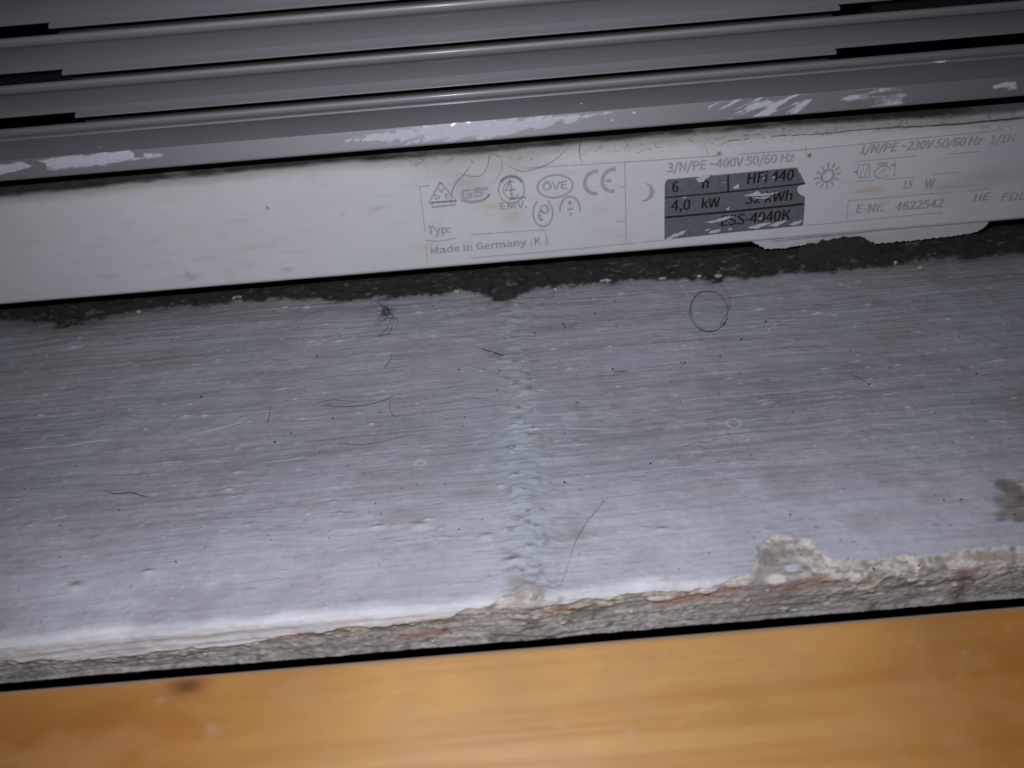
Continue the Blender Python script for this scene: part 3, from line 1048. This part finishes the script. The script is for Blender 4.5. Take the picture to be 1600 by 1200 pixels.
# ---- drawing on the panel: flat ink a hair above the enamel
def ribbon(pts, w, closed=False):
    pts = [np.asarray(p, float) for p in pts]
    n = len(pts)
    V, Fc = [], []
    for i in range(n):
        if closed:
            t = pts[(i + 1) % n] - pts[i - 1]
        else:
            t = pts[min(i + 1, n - 1)] - pts[max(i - 1, 0)]
        t = t / (np.linalg.norm(t) + 1e-9)
        nn = np.array([-t[1], t[0]])
        V += [pts[i] + nn * w * .62, pts[i] - nn * w * .62]
    for i in range(n if closed else n - 1):
        j = (i + 1) % n
        Fc.append((2 * i, 2 * j, 2 * j + 1, 2 * i + 1))
    return V, Fc


def flat(name, V2, Fc, mat, parent, off=.24):
    V = [panel_pt(p[0], p[1], off) for p in V2]
    o = mesh_obj(name, V, Fc, mat, smooth=False)
    for p in o.data.polygons:
        break
    return sub(o, parent)


def pp(px, py):
    return np.array(on_panel(px, py))


def joined(shapes):
    V, Fc = [], []
    for (v, f) in shapes:
        n = len(V)
        V += list(v)
        Fc += [tuple(k + n for k in q) for q in f]
    return V, Fc


def ell(c, rx_, ry_, w, a0=0, a1=360, n=40, rot=0):
    full = abs(a1 - a0) >= 360
    P = []
    m = n if full else n + 1
    for i in range(m):
        a = math.radians(a0 + (a1 - a0) * i / n)
        x, y = rx_ * math.cos(a), ry_ * math.sin(a)
        P.append((c[0] + x * math.cos(rot) - y * math.sin(rot), c[1] + x * math.sin(rot) + y * math.cos(rot)))
    return ribbon(P, w, full)


FONT = None
try:                                       # Blender's own interface font; its default otherwise
    import os
    _fp = os.path.join(bpy.utils.resource_path('LOCAL'), 'datafiles', 'fonts', 'Noto Sans CJK Regular.woff2')
    if os.path.exists(_fp):
        FONT = bpy.data.fonts.load(_fp)
except Exception:
    FONT = None


def text_shape(s, left, right, height=None, bold=0.0, shear=0.0, rot=None):
    """letters fitted between two points (x, s) on the panel; returns verts2d, faces"""
    cu = bpy.data.curves.new('lettering', 'FONT')
    cu.body = s
    if FONT:
        cu.font = FONT
    cu.size = 1.0
    cu.offset = bold
    cu.shear = shear
    cu.resolution_u = 3
    ob = bpy.data.objects.new('lettering', cu)
    COL.objects.link(ob)
    dg = bpy.context.evaluated_depsgraph_get()
    me = bpy.data.meshes.new_from_object(ob.evaluated_get(dg))
    v = np.array([p.co[:2] for p in me.vertices])
    f = [tuple(p.vertices) for p in me.polygons]
    bpy.data.objects.remove(ob)
    bpy.data.curves.remove(cu)
    bpy.data.meshes.remove(me)
    left, right = np.asarray(left, float), np.asarray(right, float)
    w = np.linalg.norm(right - left)
    x0, x1 = v[:, 0].min(), v[:, 0].max()
    k = w / (x1 - x0)
    ky = k if height is None else height / v[:, 1].max()
    a = math.atan2(*(right - left)[::-1]) if rot is None else rot
    x = (v[:, 0] - x0) * k
    y = v[:, 1] * ky
    out = np.stack([left[0] + x * math.cos(a) - y * math.sin(a), left[1] + x * math.sin(a) + y * math.cos(a)], -1)
    return list(out), f


def letters(s, p0, p1, mat, parent, h=None, bold=0.0, off=.24, shear=0.0):
    """p0, p1: photo pixels of the base line's ends"""
    v, f = text_shape(s, pp(*p0), pp(*p1), h * 1.16 if h else None, 0.0, shear)
    V, Fc = [], []                         # heavy type: the same outline struck three times a touch apart
    for k, (dx, ds) in enumerate(((-.12, 0), (.12, 0), (0, .06))):
        n = len(V)
        V += [panel_pt(p[0] + dx, p[1] + ds, off + .006 * k) for p in v]
        Fc += [tuple(i + n for i in q) for q in f]
    return sub(mesh_obj('lettering', V, Fc, mat, smooth=False), parent)


B_ = 0.020
# frame lines of the printed plate
lines = [[(655, 291), (672, 289)], [(655, 291), (660, 325), (664, 362)], [(665, 383), (668, 408)], [(820, 262), (1000, 251), (1125, 242)], [(1155, 240), (1260, 233), (1420, 217), (1560, 203)],
         [(735, 402), (850, 393), (1000, 378), (1040, 374)], [(1258, 352), (1400, 338), (1470, 331)], [(735, 366), (850, 358)], [(852, 358), (853, 384)], [(976, 251), (978, 376)], [(1258, 228), (1259, 243)],
         [(968, 292), (976, 291)], [(962, 346), (976, 345)], [(1335, 252), (1432, 243)], [(1335, 283), (1430, 276)], [(1456, 272), (1500, 268)], [(1325, 313), (1322, 342)], [(1325, 313), (1412, 306), (1488, 299)], [(1512, 298), (1545, 293)], [(1398, 250), (1397, 275)],
         [(1206, 376), (1400, 356), (1560, 343)], [(1480, 240), (1530, 236)], [(1515, 210), (1513, 225)]]
flat('printed_frame', *joined([ribbon([pp(*p) for p in l], .22) for l in lines]), M_INK2, panel, .22)

# approval marks
tri = [pp(688, 284), pp(713, 313), pp(670, 316)]
base_ = [pp(674, 316), pp(713, 313), pp(711, 319), pp(676, 323)]
flat('approval_triangle', *joined([ribbon(tri + [tri[0]], .5), ribbon(base_ + [base_[0]], .45)]), M_INK, panel)
letters('V', (686, 301), (694, 300), M_INK, panel, 1.1, B_)
letters('D', (680, 311), (687, 310.5), M_INK, panel, 1.1, B_)
letters('E', (696, 309.5), (703, 309), M_INK, panel, 1.1, B_)
letters('GS', (722, 311), (755, 305), M_INK, panel, 2.2, .03)
c = pp(742, 303)
flat('approval_blot', *joined([ell(c, 4.0, 1.9, .3, 200, 350), ribbon([pp(720, 312), pp(735, 316), pp(755, 313), pp(765, 303)], .5), ribbon([pp(740, 298), pp(752, 295), pp(762, 293)], .7)]), M_INK, panel)
c = pp(799, 296)
flat('approval_circle', *joined([ell(c, 3.5, 3.9, .35), ell(c, 2.2, 2.5, .3, 60, 330), ell(c, 3.5, 3.9, .8, 30, 140), ribbon([pp(797, 281), pp(800, 310)], .5), ribbon([pp(797, 281), pp(790, 297), pp(806, 295)], .4), ribbon([pp(795, 311), pp(822, 307)], .5)]), M_INK, panel)
letters('EMV.', (782, 327), (823, 323.5), M_INK, panel, 1.8, .03)
flat('approval_oval', *ell(pp(867, 290.5), 4.75, 3.25, .45), M_INK, panel)
letters('ÖVE', (848, 297), (886, 293.5), M_INK, panel, 2.3, B_)
flat('approval_oval', *joined([ell(pp(848, 332), 2.7, 4.1, .4, 120, 420), ell(pp(851, 326), 1.1, 1.2, .35), ell(pp(846, 336), .9, 1.4, .35, 40, 300), ribbon([pp(853, 322), pp(855, 328)], .35), ribbon([pp(843, 333), pp(846, 343)], .35)]), M_INK, panel)
flat('approval_oval', *joined([ell(pp(890, 327), 2.75, 3.9, .45, -10, 185), ribbon([pp(887, 316), pp(893, 316)], .4), ribbon([pp(890, 313), pp(890, 320)], .4), ribbon([pp(886, 327), pp(895, 325)], .45), ribbon([pp(892, 331), pp(891, 337)], .4)]), M_INK, panel)
flat('conformity_mark', *joined([ell(pp(930, 284.5), 2.9, 3.2, .8, 75, 280, 24), ell(pp(957.5, 281), 2.9, 3.2, .8, 75, 280, 24), ribbon([pp(947, 281.5), pp(955, 281)], .7)]), M_INK, panel)
letters('Typ:', (669, 365.5), (704, 363), M_INK, panel, 2.1, B_)
letters('Made in Germany', (674, 396), (822, 382.5), M_INK, panel, 2.0, .018)
letters('K', (836, 382), (845, 381), M_INK2, panel, 2.0, .02)
for q in ([pp(829, 374), pp(830, 385)], [pp(855, 370), pp(856, 382)], [pp(664, 375), pp(690, 376), pp(712, 371)]):
    flat('printed_rule', *ribbon(q, .27), M_INK2, panel)

# middle field
letters('3/N/PE ~400V 50/60 Hz', (1042, 268.5), (1239, 251.5), M_INK, panel, 2.35, B_)
mo = []
cm = pp(1008, 300)
for i in range(15):
    a = math.radians(-115 + 205 * i / 14)
    w = 1.7 * math.sin(math.pi * (i + .4) / 14.8)
    mo.append(((cm[0] + 2.4 * math.cos(a), cm[1] + 2.6 * math.sin(a)), (cm[0] + (2.4 - w * .75) * math.cos(a) - .0, cm[1] + (2.6 - w * .75) * math.sin(a))))
vm = [p for q in mo for p in q]
flat('moon_symbol', vm, [(2 * i, 2 * i + 2, 2 * i + 3, 2 * i + 1) for i in range(14)], M_INK, panel)

# sun and right hand field
cs = pp(1292.5, 274)
sh = [ell(cs, 1.65, 1.75, .55)]
for i in range(12):
    a = math.radians(30 * i + 8)
    sh.append(ribbon([(cs[0] + 2.3 * math.cos(a), cs[1] + 2.4 * math.sin(a)), (cs[0] + 3.6 * math.cos(a), cs[1] + 3.8 * math.sin(a))], .42))
flat('sun_symbol', *joined(sh), M_INK, panel)
letters('1/N/PE ~230V 50/60 Hz', (1342, 240), (1532, 225), M_INK, panel, 2.25, B_, shear=.12)
letters('1/1H', (1545, 225), (1582, 221), M_INK2, panel, 2.2, B_)
flat('heating_symbol', *joined([ribbon([pp(1338, 268), pp(1340, 277), pp(1358, 276), pp(1358, 256), pp(1341, 257), pp(1338, 268)], .35), ribbon([pp(1343, 276), pp(1347, 258), pp(1351, 275), pp(1355, 258)], .35), ribbon([pp(1333, 268), pp(1339, 268)], .35),
                                ell(pp(1378, 268), 2.2, 1.7, .35, 20, 320), ribbon([pp(1370, 256), pp(1386, 254)], .6), ribbon([pp(1372, 271), pp(1384, 262)], .35)]), M_INK2, panel)
letters('15', (1408, 295), (1423, 293.5), M_INK2, panel, 2.0, B_, shear=.1)
letters('W', (1442, 294), (1457, 292.5), M_INK, panel, 2.3, B_)
letters('E-Nr.', (1337, 332.5), (1378, 329), M_INK, panel, 2.2, B_)
letters('4622542', (1397, 328.5), (1471, 322.5), M_INK, panel, 2.2, B_)
letters('HE-', (1520, 314), (1550, 311), M_INK2, panel, 2.0, B_)
letters('FDB', (1563, 314), (1602, 311), M_INK2, panel, 2.2, B_)


# ---- slate rating label with its black lettering
def build_label():
    out = [(1042, 266.5), (1150, 257.5), (1244, 249.5 + 12), (1250, 264), (1252, 270), (1256, 283), (1258, 288), (1247, 291), (1245, 300), (1250, 307), (1257, 308), (1255, 330), (1253, 352), (1150, 362.5), (1037, 374), (1038, 320), (1038, 272)]
    out = [(1043, 280), (1090, 276), (1150, 270.5), (1200, 265.5), (1242, 261.5), (1246, 263), (1247.5, 268), (1250, 271), (1254, 279), (1258.5, 286.5), (1248, 289), (1244.5, 293), (1246, 300), (1252, 305), (1257, 307), (1256, 330), (1254, 351.5), (1200, 357), (1150, 361.5), (1100, 367), (1038, 373.5), (1038, 330), (1038.5, 288), (1040, 283)]
    P2 = [pp(*p) for p in out]
    n = len(P2)
    cx = sum(p[0] for p in P2) / n
    V = [panel_pt(p[0], p[1], .30) for p in P2] + [panel_pt(p[0], p[1], .10) for p in P2]
    Fc = [tuple(range(n))] + [(i, (i + 1) % n, n + (i + 1) % n, n + i) for i in range(n)]
    o = mesh_obj('rating_label', V, Fc, M_LABEL, smooth=False)
    o['label'] = 'slate grey rating label with black lettering'
    return part(o)


label = build_label()
OFF = .34
letters('6', (1050, 300), (1059, 299), M_BLACK, label, 2.7, .017, OFF)
letters('h', (1097, 294), (1106, 293), M_BLACK, label, 2.9, .017, OFF)
letters('HFi 440', (1167, 286.5), (1238, 280.5), M_BLACK, label, 2.8, .017, OFF)
letters('4,0', (1048, 328.5), (1077, 326.5), M_BLACK, label, 2.7, .017, OFF)
letters('kW', (1096, 325), (1123, 322.5), M_BLACK, label, 2.7, .017, OFF)
letters('32 kWh', (1164, 318), (1236, 312), M_BLACK, label, 2.8, .017, OFF)
letters('ESS-4040K', (1126, 352.5), (1233, 342.5), M_BLACK, label, 2.8, .017, OFF)
flat('label_rule', *joined([ribbon([pp(1039, 308), pp(1150, 298), pp(1256, 286)], .36), ribbon([pp(1039, 339), pp(1150, 329), pp(1255, 318)], .5), ribbon([pp(1137, 272.5), pp(1137.5, 298)], .4)]), M_BLACK, label, OFF)


def fleck(pts, mat, parent, name='paint_fleck', seed=0, h=.5):
    """small raised ragged flake of paint on the panel"""
    rn = random.Random(seed)
    P2 = [pp(*p) for p in pts]
    Q = []
    n0 = len(P2)
    for i in range(n0):
        a, b = P2[i], P2[(i + 1) % n0]
        m = max(2, int(np.linalg.norm(b - a) / .5))
        for k in range(m):
            t = k / m
            Q.append(a + (b - a) * t + np.array([rn.uniform(-.12, .12), rn.uniform(-.12, .12)]))
    n = len(Q)
    V = [panel_pt(p[0], p[1], h * rn.uniform(.85, 1.1)) for p in Q] + [panel_pt(p[0], p[1], .1) for p in Q]
    Fc = [tuple(range(n))] + [(i, (i + 1) % n, n + (i + 1) % n, n + i) for i in range(n)]
    o = mesh_obj(name, V, Fc, mat, smooth=False)
    return sub(o, parent)


FL = [
    [(1086, 279), (1097, 273), (1112, 272), (1104, 277), (1098, 284), (1091, 283)],
    [(1145, 292), (1150, 288), (1155, 287), (1153, 293), (1147, 295)],
    [(1160, 305), (1175, 301), (1184, 298), (1190, 302), (1216, 299.5), (1205, 303), (1192, 306), (1180, 305)],
    [(1175, 308), (1190, 307), (1203, 305.5), (1196, 309), (1182, 309.5)],
    [(1101, 346), (1118, 343), (1135, 337), (1146, 337), (1130, 343), (1112, 347)],
    [(1168, 355), (1185, 349), (1205, 345.5), (1200, 350), (1180, 356)],
    [(1200, 352), (1215, 346), (1228, 343), (1222, 348), (1212, 353)],
    [(1232, 350), (1243, 345), (1254, 343), (1250, 347), (1240, 351)],
    [(1106, 364), (1112, 359), (1127, 357), (1121, 362)],
    [(1040, 373), (1052, 365), (1072, 359), (1066, 365), (1052, 370), (1045, 374)],
    [(1134, 325), (1139, 323), (1138, 327), (1135, 327)],
    [(1136, 357), (1144, 355), (1142, 358)],
    [(1100, 359), (1107, 356.5), (1110, 357.5), (1103, 359.5)],
    [(1205, 277), (1209, 274), (1210.5, 275), (1207, 278)],
    [(1190.5, 278), (1193, 276), (1194.5, 277), (1193, 279)],
    [(1128, 283), (1132, 283), (1131, 285)],
    [(1066, 307), (1071, 307), (1070, 309)],
    [(1184, 341), (1188, 338), (1189.5, 340), (1186, 343)],
]
for i, p in enumerate(FL):
    fleck(p, M_SMEAR, label, seed=i)

# painted foot below the panel, ragged where the paint ends
fp = [(1176, 379), (1186, 384), (1196, 390), (1212, 390), (1236, 388), (1256, 384), (1290, 383), (1325, 382), (1352, 382), (1372, 382), (1398, 380), (1450, 375), (1515, 367), (1532, 362), (1542, 355), (1549, 345), (1547, 336), (1400, 346), (1250, 361), (1164, 372)]
_q = [pp(*p) for p in fp]
P2 = []
_r = random.Random(9)
for i in range(len(_q)):
    a, b = _q[i], _q[(i + 1) % len(_q)]
    m = max(1, int(np.linalg.norm(b - a) / .6)) if i < 16 else 1
    for k in range(m):
        P2.append(a + (b - a) * k / m + (np.array([0, _r.uniform(-.25, .25)]) if i < 16 else 0))
n = len(P2)
V = [panel_pt(p[0], p[1], -.6) for p in P2] + [panel_pt(p[0], p[1], -3.0) for p in P2]
part(mesh_obj('foot_flange', V, [tuple(range(n)), tuple(range(2 * n - 1, n - 1, -1))] + [(i, n + i, n + (i + 1) % n, (i + 1) % n) for i in range(n)],
              simple_mat('flange_paint', (.50, .51, .53), .5, bump=(600, .5, .0002), var=.12), smooth=False))


# ------------------------------------------------------------------ hairs and bristles
def ledge_pts(px_pts, lift=.18):
    out = []
    for p in px_pts:
        x, y = on_z(*p)
        out.append((x, y, lift))
    return out


def panel_pts(px_pts, lift=.5):
    return [panel_pt(*on_panel(*p), lift) for p in px_pts]


def hair(pts, label, mat=M_HAIR, r=.055, group='hairs and fibres on the paint', n=8, wob=.12, seed=1):
    q = spline(pts, n)
    rn = np.random.RandomState(seed)
    q[:, 2] += wob * (np.sin(np.arange(len(q)) * .7 + seed) * .5 + .5)
    m = len(q)
    rr = r * (1 - .5 * np.abs(np.linspace(-1, 1, m)) ** 3)
    v, f = tube(q, rr)
    o = mesh_obj('hair', v, f, mat)
    return tag(o, label, 'hair', group)


loop = []
for i in range(17):
    a = math.radians(100 + 22.5 * i)
    loop.append((1107 + 30 * math.cos(a), 488 - 32 * math.sin(a)))
for i in range(1, 11):
    a = math.radians(100 + 22.5 * i)
    loop.append((1109 + 30 * math.cos(a), 486 - 33 * math.sin(a)))
loop += [(1125, 508), (1138, 485), (1140, 468), (1134, 455), (1122, 442)]
hair(ledge_pts(loop, .3), 'dark hair coiled into a double ring below the slate label', r=.06)
hair(ledge_pts([(508, 635), (545, 636), (580, 632), (605, 624), (617, 617)]), 'long black curved hair lying left of the filled seam')
hair(ledge_pts([(752, 546), (768, 550), (782, 555), (790, 557)]), 'short stiff black hair pointing at the pale fan in the seam', r=.11)
hair(ledge_pts([(163, 767), (180, 772), (192, 771), (206, 770), (218, 774), (232, 778)]), 'kinked brown hair with a speck of fluff near the left border', r=.09)
hair(ledge_pts([(423, 634), (421, 650), (418, 662)]), 'tiny upright dark hair above the pale bristles at left', r=.06)
hair(ledge_pts([(862, 930), (880, 905), (893, 865), (905, 835), (930, 800), (952, 775)]), 'long faint hair running up from the front edge beside the seam', M_HAIRG, r=.035)
hair(ledge_pts([(613, 553), (609, 565), (600, 575)]), 'short grey hair under the lint clump', M_HAIRG, r=.08)
hair(ledge_pts([(610, 626), (609, 640), (613, 648), (620, 652)]), 'small hooked hair touching the end of the long black one', r=.05)
hair(ledge_pts([(1205, 553), (1222, 546), (1240, 539)]), 'straight short hair right of the coiled ring', M_HAIRG, r=.035)
hair(ledge_pts([(1326, 586), (1342, 591), (1358, 601)]), 'short bent hair ending in a black speck at right', r=.05)
hair(ledge_pts([(958, 582), (968, 581), (980, 580)]), 'little dark dash of hair right of the seam', r=.06)
hair(ledge_pts([(1066, 699), (1090, 693), (1115, 691)]), 'thin pale grey hair in the clean paint right of centre', M_HAIRG, r=.05)
hair(ledge_pts([(490, 633), (515, 626), (560, 628)]), 'fine dark hair just above the long black curved one', r=.04)
hair(ledge_pts([(528, 694), (570, 695), (610, 688), (640, 681)]), 'long thin dark hair under the long black curved one', r=.04)
hair(panel_pts([(705, 318), (706, 300), (712, 285), (724, 272), (735, 257)]), 'black hair arched over the printed triangle on the panel', r=.04, wob=.0)
hair(panel_pts([(795, 258), (815, 266), (845, 259), (868, 247), (887, 228)], .6), 'dark fibre sagging from the grille above the printed oval', r=.035, wob=.0)
hair(panel_pts([(908, 216), (905, 230), (906, 243), (909, 252)], .6), 'short upright fibre under the grille rail above the round letters', r=.055, wob=.0)
hair(panel_pts([(770, 285), (784, 262), (780, 243), (765, 240), (762, 256), (752, 272), (732, 273), (715, 268)], .6), 'loose loop of grey fibre above the printed blot', M_HAIRG, r=.035, wob=0)

BR = [[(33, 702), (70, 699), (105, 697), (140, 691), (172, 688)], [(64, 687), (76, 682), (100, 680)], [(136, 679), (150, 675)], [(300, 679), (340, 670), (378, 660)], [(425, 612), (448, 607), (470, 602)],
      [(408, 723), (445, 720), (476, 714)], [(885, 670), (920, 671), (960, 671)], [(622, 702), (650, 700), (680, 696)], [(736, 682), (765, 681)], [(1200, 516), (1222, 503), (1245, 499)],
      [(1362, 665), (1400, 663)], [(1430, 662), (1485, 660)], [(1545, 658), (1575, 659)], [(1162, 810), (1200, 814), (1255, 812)], [(912, 551), (960, 548)], [(230, 745), (248, 741)], [(860, 698), (925, 694)], [(535, 533), (555, 527)], [(82, 813), (105, 806)], [(250, 723), (285, 722)]]
for i, b in enumerate(BR):
    q = spline(ledge_pts(b, .12), 5)
    v, f = tube(q, .085 if i % 3 else .11, 5)
    sub(mesh_obj('bristle', v, f, M_BRIST), ledge)


# ------------------------------------------------------------------ lint clump, flakes, dust, grit
def curl(rn, c, r, n=9, turn=1.0):
    a = rn.uniform(0, 6.28)
    p = np.array(c, float)
    out = [p.copy()]
    t = rn.uniform(-.3, .6)
    for i in range(n):
        a += rn.uniform(-1, 1) * turn
        t += rn.uniform(-.35, .35)
        p = p + r * np.array([math.cos(a) * math.cos(t), math.sin(a) * math.cos(t), math.sin(t)])
        p[2] = max(p[2], .05)
        out.append(p.copy())
    return out


rn = random.Random(21)
cx, cy = on_z(603, 494)
shapes = []
for k in range(46):
    s0 = (cx + rn.gauss(0, .9), cy + rn.gauss(0, 1.3), rn.uniform(.2, 1.8))
    shapes.append(tube(curl(rn, s0, .35, 8, 1.1), rn.uniform(.03, .06), 4))
clump = mesh_obj('lint_clump', *joined(shapes), M_LINT)
tag(clump, 'knot of grey lint with hair legs just under the heater, left of centre', 'lint')
shapes = [tube(spline(ledge_pts(p, .35), 6), .08, 5) for p in ([(598, 479), (606, 482), (612, 492), (616, 503)], [(607, 512), (600, 520), (585, 532)], [(613, 512), (608, 522), (592, 527), (584, 530)], [(612, 493), (620, 499), (622, 504)])]
sub(mesh_obj('hair_leg', *joined(shapes), M_HAIR), clump)


def flake(px, rx_, ry_, label, th=.5, seed=0, mat=M_FLAKE, z=.25):
    rq = random.Random(seed)
    x, y = on_z(*px)
    n = 9
    tilt = rq.uniform(-.25, .25)
    pts = []
    for k in range(n):
        a = 2 * math.pi * k / n
        q = rq.uniform(.5, 1.2)
        pts.append((rx_ * q * math.cos(a), ry_ * q * math.sin(a)))
    V = [(x + p[0] * .8, y + p[1] * .8, z + th + tilt * p[1]) for p in pts] + [(x + p[0], y + p[1], z + th * .4 + tilt * p[1]) for p in pts] + [(x + p[0] * .9, y + p[1] * .9, z - .2) for p in pts]
    V += [(x, y, z + th * 1.15)]
    Fc = [(3 * n, k, (k + 1) % n) for k in range(n)] + [(k, n + k, n + (k + 1) % n, (k + 1) % n) for k in range(n)] + [(n + k, 2 * n + k, 2 * n + (k + 1) % n, n + (k + 1) % n) for k in range(n)]
    o = mesh_obj('paint_flake', V, Fc, mat)
    return tag(o, label, 'paint flake', 'loose paint flakes along the foot of the heater')


FLK = [((371, 467), 2.6, 1.0, 'largest pale flake in the dark dirt, left of the lint clump'), ((1137, 393), 2.0, .7, 'brownish flake in the dirt below the left half of the slate label'), ((1264, 400), 2.4, .7, 'flat grey flake in the dirt below the sun symbol'),
       ((1288, 394), 1.2, 1.0, 'angular flake just right of the flat grey flake'), ((1122, 434), 1.8, .9, 'white flake touching the top of the coiled hair ring'), ((1092, 435), .8, .6, 'small white crumb left of the white flake above the coiled hair'),
       ((948, 440), 2.2, .9, 'bright flake at the dirt edge below the moon symbol'), ((862, 437), .9, 1.3, 'upright curled flake in the dirt under the printed ovals'), ((868, 456), .8, .7, 'small round white crumb at the dirt edge right of the dark notch'),
       ((1437, 420), 1.0, .8, 'lone white crumb near the right end of the dirt strip'), ((1398, 413), .8, .6, 'grey crumb left of the lone white one at right'), ((218, 489), .8, .6, 'small pale crumb in the dirt at far left'),
       ((480, 481), 1.9, .6, 'pale flake at the dirt edge between the largest flake and the lint'), ((445, 482), 1.6, .5, 'long pale flake beside the one near the lint'), ((714, 459), .8, .6, 'pale crumb left of the dark notch in the dirt'), ((1035, 437), 1.5, .6, 'small pale flake at the dirt edge below the slate label corner')]
for i, (p, a, b, l) in enumerate(FLK):
    flake(p, a, b, l, .35 + .2 * (i % 3), i + 3, z=.5 if p[1] < 470 else .2, mat=M_FLAKE)

# loose dirt under the heater and in the slit above the panel: uncountable fibres and crumbs
rn = random.Random(5)
shapes = []
for k in range(900):
    px = rn.uniform(-60, 1660)
    top = 478 - .0835 * px
    bot = np.interp(px, [0, 100, 300, 600, 785, 1000, 1340, 1600], [500, 510, 478, 466, 480, 440, 426, 396])
    py = rn.uniform(top - 6, bot + rn.expovariate(1 / 2.0))
    x, y = on_z(px, py)
    shapes.append(tube(curl(rn, (x, y, rn.uniform(.3, .9)), rn.uniform(.15, .4), 5, .9), rn.uniform(.02, .05), 3))
for k in range(160):
    px = rn.uniform(620, 1600)
    py = np.interp(px, [620, 1060, 1600], [238, 206, 168]) + rn.uniform(-2, 26)
    x, s = on_panel(px, py)
    p = panel_pt(x, s, .5)
    shapes.append(tube(curl(rn, p, rn.uniform(.2, .5), 7, .6), rn.uniform(.015, .035), 3))
tag(mesh_obj('dust', *joined(shapes), M_LINT), 'dark fluffy dust and fibres packed under and behind the white panel', None, None, 'stuff')

shapes = []
for k in range(110):
    if k < 26:
        px, py = [(957, 577), (900, 630), (903, 630), (430, 691), (315, 620), (495, 557), (276, 880), (187, 797), (275, 878), (780, 580), (883, 512), (880, 507), (930, 490), (835, 521), (963, 511), (1016, 725), (882, 678), (882, 754), (1577, 686), (1358, 601), (1196, 503), (1158, 530), (1070, 567), (717, 578), (756, 578), (1064, 567)][k]
        r = rn.uniform(.17, .33)
    else:
        px, py = rn.uniform(0, 1600), rn.uniform(470, 900)
        if py < 500 - .08 * px + 10:
            continue
        r = rn.uniform(.08, .2)
    x, y = on_z(px, py)
    n = 5
    V = []
    for ring, (q, z) in enumerate([(1, -.1), (.8, .25)]):
        for j in range(n):
            a = 2 * math.pi * j / n + ring
            V.append((x + r * q * math.cos(a) * rn.uniform(.8, 1.3), y + r * q * .8 * math.sin(a), z + .1))
    V.append((x, y, .1 + r * .8))
    Fc = [(j, (j + 1) % n, n + (j + 1) % n, n + j) for j in range(n)] + [(n + j, n + (j + 1) % n, 2 * n) for j in range(n)]
    shapes.append((V, Fc))
tag(mesh_obj('grit', *joined(shapes), M_GRIT), 'tiny black specks of grit scattered over the painted ledge', None, None, 'stuff')

# matted dirt caught on the painted foot
_b = [(1246, 391), (1262, 380), (1285, 375), (1312, 370), (1335, 369), (1352, 372), (1366, 380), (1378, 392)]
P2 = [pp(*p) for p in _b]
_r = random.Random(2)
Q = []
for i in range(len(P2) - 1):
    for k in range(6):
        Q.append(P2[i] + (P2[i + 1] - P2[i]) * k / 6 + np.array([_r.uniform(-.3, .3), _r.uniform(-.3, .3)]))
Q.append(P2[-1])
n = len(Q)
ROWS = 16
grid = []
for r_ in range(ROWS):
    t_ = r_ / (ROWS - 1)
    grid.append([panel_pt(p[0] + _r.uniform(-.25, .25), p[1] - 7.5 * t_ + _r.uniform(-.2, .2), .2 + 2.6 * t_ + _r.uniform(-.35, .35)) for p in Q])
o = grid_obj('matted_dirt', np.array(grid), simple_mat('matted_dirt', (0.02, 0.021, 0.02), 0.95, bump=(700, 1.0, 0.0004), var=.6))
part(o)
